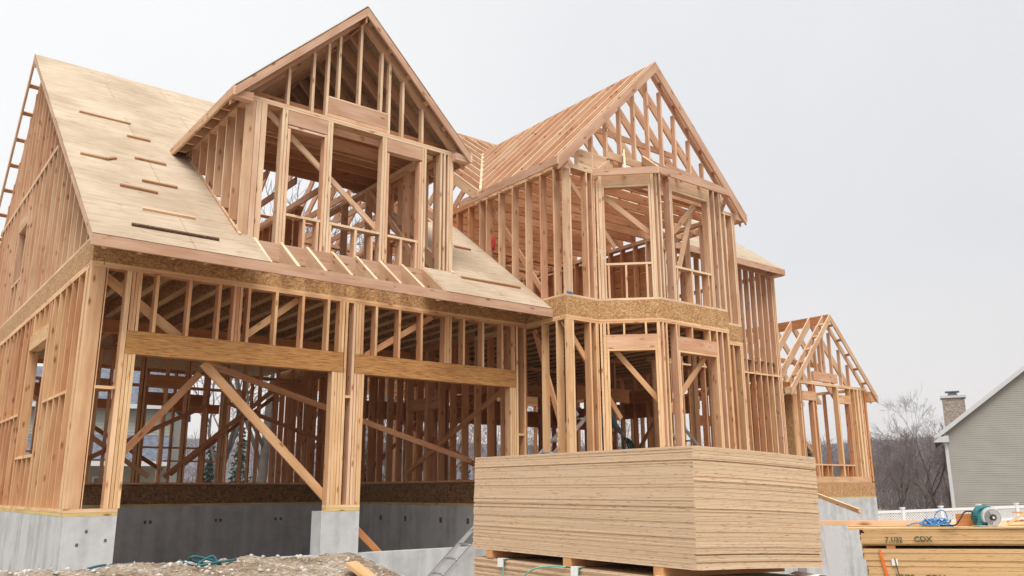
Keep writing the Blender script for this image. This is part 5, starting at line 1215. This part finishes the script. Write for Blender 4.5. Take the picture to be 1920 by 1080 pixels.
# ================================================================ LATTICE FENCE
def vecxy(a, b_): return V((b_[0]-a[0], b_[1]-a[1], 0))
F0, F1 = V((34.3, 19.6, 0)), V((42.5, 14.6, 0)); fd_ = (F1-F0).normalized(); FL = (F1-F0).length
fz = lambda a: -.97+.028*a
lf = empty('lattice_fence', (F0.x, F0.y, -2.6)); tag(lf, 'white vinyl fence topped with lattice behind the saw stack', 'fence')
def fP(a, z): return F0+fd_*a+V((0, 0, z))
a = 0
while a <= FL+.1:
    plank('post', lf, fP(a, -2.9), fP(a, fz(a)+.06), .13, .13, fd_, M_WHITE); plank('post_cap', lf, fP(a, fz(a)+.061), fP(a, fz(a)+.12), .17, .17, fd_, M_WHITE); a += 1.75
plank('rail', lf, fP(0, fz(0)-.05), fP(FL, fz(FL)-.05), .11, .06, Z, M_WHITE); plank('rail', lf, fP(0, fz(0)-.55), fP(FL, fz(FL)-.55), .10, .06, Z, M_WHITE)
plank('board_panel', lf, fP(0, fz(0)-1.1), fP(FL, fz(FL)-1.1), 1.0, .03, Z, M_WHITE)
lt = Mesh(); fnn = V((-fd_.y, fd_.x, 0))
a = -.4
while a < FL:
    for s0, s1 in ((-.50, -.10), (-.10, -.50)):
        p0 = fP(a, fz(a)+s0); p1 = fP(a+.40, fz(a+.4)+s1); up = V((0, 0, 1)); hw = (p1-p0).cross(fnn).normalized()*.02
        e = fnn*(.006 if s0 < s1 else -.006)
        lt.add([p0-hw+e, p1-hw+e, p1+hw+e, p0+hw+e, p0-hw+e*2, p1-hw+e*2, p1+hw+e*2, p0+hw+e*2], BOXF)
    a += .115
lt.obj('lattice_panel', M_WHITE, lf)

# ================================================================ TREES, HILL
M_BARK = plain('bare tree bark', (.10, .085, .075), .95, 0, .3, 3.0); M_TWIG = plain('bare twigs', (.155, .122, .112), .95, 0, .25, 2.0)
M_PINE = plain('pine needles', (.035, .075, .045), .9, 0, .45, 3.0); M_WOOD = plain('winter woods', (.125, .115, .135), 1.0, 0, .38, .09)
def bare_tree_mesh(seed, H=14.0, lean=0.0, maxd=6, thick=.16, low=.25):
    r = random.Random(seed); tk = Mesh(); cw = Mesh()
    def grow_(p, d, L, rad_, depth):
        pts = [p]; q_ = p.copy(); dd = d.copy(); n = 4
        for i in range(n):
            dd = (dd+V((r.gauss(0, .12), r.gauss(0, .12), r.gauss(.03, .08)))).normalized(); q_ = q_+dd*(L/n); pts.append(q_.copy())
        rads = [max(.006, rad_*(1-.45*i/n)) for i in range(n+1)]
        (tk if depth < 2 else cw).tube(pts, rads, 6 if depth < 1 else 4 if depth < 3 else 3)
        if depth >= maxd: return
        nb_ = 3 if depth < 2 else r.choice((2, 3, 3))
        for k in range(nb_):
            t = r.uniform(.35 if depth else .45, 1.0); ii = min(n-1, int(t*n)); b0 = pts[ii].lerp(pts[ii+1], t*n-ii)
            ax = V((r.gauss(0, 1), r.gauss(0, 1), r.gauss(0, .4))).normalized(); ang = r.uniform(.35, .85)
            nd = (dd*math.cos(ang)+(ax-ax.dot(dd)*dd).normalized()*math.sin(ang)+V((0, 0, .10))).normalized()
            grow_(b0, nd, L*r.uniform(.52, .74), rads[ii]*r.uniform(.45, .68), depth+1)
        grow_(pts[-1], (dd+V((r.gauss(0, .15), r.gauss(0, .15), 0))).normalized(), L*r.uniform(.55, .75), rads[-1]*.85, depth+1)
    grow_(V((0, 0, 0)), V((lean, 0, 1)).normalized(), H*.38, thick, 0)
    return tk, cw
TREES = []
for sd_, H_, ln_, md_, tk_ in ((1, 14, .05, 6, .20), (2, 13, -.12, 6, .17), (5, 15, .02, 6, .22), (9, 11, .2, 5, .14), (12, 8, 0, 6, .09)):
    tk, cw = bare_tree_mesh(sd_, H_, ln_, md_, tk_)
    tr = empty('bare_tree', (0, 0, 0)); to = tk.obj('trunk', M_BARK, tr, smooth=True); co = cw.obj('crown', M_TWIG, tr, smooth=True)
    TREES.append((tr, to, co, H_))
used = [False]*len(TREES)
camM = cam.matrix_world
def place_tree(kind, x, y, H, rz, label, group):
    tr, to, co, H0 = TREES[kind]; s_ = H/H0/1.05
    if not used[kind]: used[kind] = True; r_ = tr
    else:
        r_ = tr.copy(); col.objects.link(r_)
        for ch_ in (to, co):
            c2 = ch_.copy(); col.objects.link(c2); c2.parent = r_
    z = gz(x, y)-.1
    r_.matrix_basis = Matrix.Translation((x, y, z)) @ Matrix.Rotation(rz, 4, 'Z') @ Matrix.Diagonal((s_, s_, s_, 1))
    tag(r_, label, 'tree', group)
rt = random.Random(21)
def polar(deg, dist): return math.sin(rad(deg))*dist, math.cos(rad(deg))*dist
GT = 'bare winter trees beyond the house'
LBL = 'leafless winter tree among the bare trees between the two houses'
special = [(0, 62.6, 58, 7.6, 1.0, 'tall dark bare tree with an upright trunk right of the side wing'), (1, 64.5, 56, 8.8, 2.2, 'tall bare tree forking high beside the stone chimney'), (2, 63.6, 66, 8, .4, LBL)]
for k_, dg_, ds_, H_, rz_, lb_ in special:
    x, y = polar(dg_, ds_); place_tree(k_, x, y, H_, rz_, lb_, GT)
for i in range(15):
    x, y = polar(rt.uniform(56.0, 67.5), rt.uniform(60, 105)); place_tree(rt.choice((0, 1, 2, 3, 4, 4)), x, y, rt.uniform(4.5, 7), rt.uniform(0, 6.28), LBL, GT)
for i, (dg_, ds_, H_) in enumerate(((21.5, 40, 20), (24.5, 44, 19), (18.0, 46, 18), (28, 42, 12), (31, 50, 11), (34, 46, 10), (37, 52, 9), (14.5, 58, 10), (26, 60, 12), (41, 55, 10), (45, 50, 9), (29.5, 60, 10), (33, 62, 11))):
    x, y = polar(dg_, ds_); place_tree(i % 5, x, y, H_, i*1.3, 'leafless tree seen through the frame behind the house', 'bare trees behind the house')
def pine_mesh(seed, H):
    r = random.Random(seed); cr_ = Mesh(); z = .6
    while z < H:
        R = (H-z)/H*H*.26+.15
        for k in range(int(7+R*5)):
            a = r.uniform(0, 6.28); L = R*r.uniform(.7, 1.1); dz = -L*r.uniform(.15, .45)
            for j in range(int(4+L*5)):
                t = (j+r.random())/(4+L*5); p = V((math.cos(a)*L*t, math.sin(a)*L*t, z+dz*t+r.gauss(0, .05)))
                s_ = r.uniform(.10, .22); u_ = V((r.gauss(0, 1), r.gauss(0, 1), r.gauss(0, .5))).normalized()*s_; v_ = V((r.gauss(0, 1), r.gauss(0, 1), r.gauss(-.3, .5))).normalized()*s_*.55
                cr_.add([p-u_, p+v_, p+u_, p-v_], [(0, 1, 2, 3)])
        z += .28
    tk = Mesh(); tk.tube([(0, 0, 0), (0, 0, H*.5), (0, 0, H*.97)], [.16, .1, .02], 7); return tk, cr_
for i, (dg_, ds_, H_, lb_) in enumerate(((18.8, 60, 6.4, 'dark green pine seen through the left garage opening'), (20.6, 66, 7.4, 'tall dark pine behind the garage brace'), (28.5, 52, 5.2, 'small green pine behind the right garage studs'), (57.3, 70, 6.0, 'dark evergreen at the foot of the bare trees'), (35, 54, 5.0, 'low evergreen behind the dividing wall studs'))):
    x, y = polar(dg_, ds_); tk, cr_ = pine_mesh(40+i, H_); t_ = empty('pine_tree', (x, y, gz(x, y)-.1)); tag(t_, lb_, 'tree', 'evergreens behind the house')
    MT = Matrix.Translation((x, y, gz(x, y)-.1)); tk.obj('trunk', M_BARK, t_, MT); cr_.obj('crown', M_PINE, t_, MT)
# far wooded hill
hv = []; AZ = [(-30+i*.8) for i in range(176)]; RD = [130, 180, 240, 310, 380, 450, 520, 600]
def hillz(dg_, d_):
    t = sstep(120, 480, d_); k = 1-sstep(480, 640, d_)*.3
    return -6+(31+2.5*math.sin(rad(dg_)*5+.4)+2.5*fbm(dg_*.06, d_*.004, 1.0, 3))*t*k
for d_ in RD:
    for dg_ in AZ:
        x, y = polar(dg_, d_); hv.append((x, y, hillz(dg_, d_)+(.8*fbm(dg_, d_*.05, 1.3, 3))))
nA = len(AZ); hf = [(j*nA+i, (j+1)*nA+i, (j+1)*nA+i+1, j*nA+i+1) for j in range(len(RD)-1) for i in range(nA-1)]
hill = mesh_obj('hill', hv, hf, M_WOOD, smooth=True); tag(hill, kind='structure')
fo = Mesh(); r = random.Random(77)
for i in range(3800):
    dg_ = r.uniform(50, 74) if i < 2400 else r.uniform(2, 50); d_ = r.uniform(125, 330); x, y = polar(dg_, d_); z = hillz(dg_, d_); H_ = r.uniform(5, 9)
    p0 = V((x, y, z-.3)); fo.tube([p0, p0+V((r.gauss(0, .3), r.gauss(0, .3), H_*.55)), p0+V((r.gauss(0, .8), r.gauss(0, .8), H_))], [.16, .11, .03], 3)
    for k in range(6):
        b0 = p0+V((0, 0, H_*r.uniform(.35, .8))); fo.tube([b0, b0+V((r.gauss(0, 1.5), r.gauss(0, 1.5), r.uniform(1, 2.6)))], [.07, .03], 3)
tag(fo.obj('forest', plain('far bare trees', (.15, .118, .115), 1.0, 0, .35, .05)), 'brown grey leafless woods covering the distant hill', 'forest', kind='stuff')

# ================================================================ HAZE
hm_, hn_, hl_, hb_ = new_mat('thin winter haze')
hn_.remove(hb_); pv_ = hn_.new('ShaderNodeVolumePrincipled'); pv_.inputs['Density'].default_value = HAZE; pv_.inputs['Color'].default_value = (.93, .94, .97, 1); pv_.inputs['Anisotropy'].default_value = .2
hl_.new(pv_.outputs[0], hn_['Material Output'].inputs['Volume'])
hz = mesh_obj('haze', boxv(-1350, 1450, -650, 1450, -14, 60), BOXF, hm_); tag(hz, kind='stuff', label='pale winter haze over the valley and hill', cat='haze')
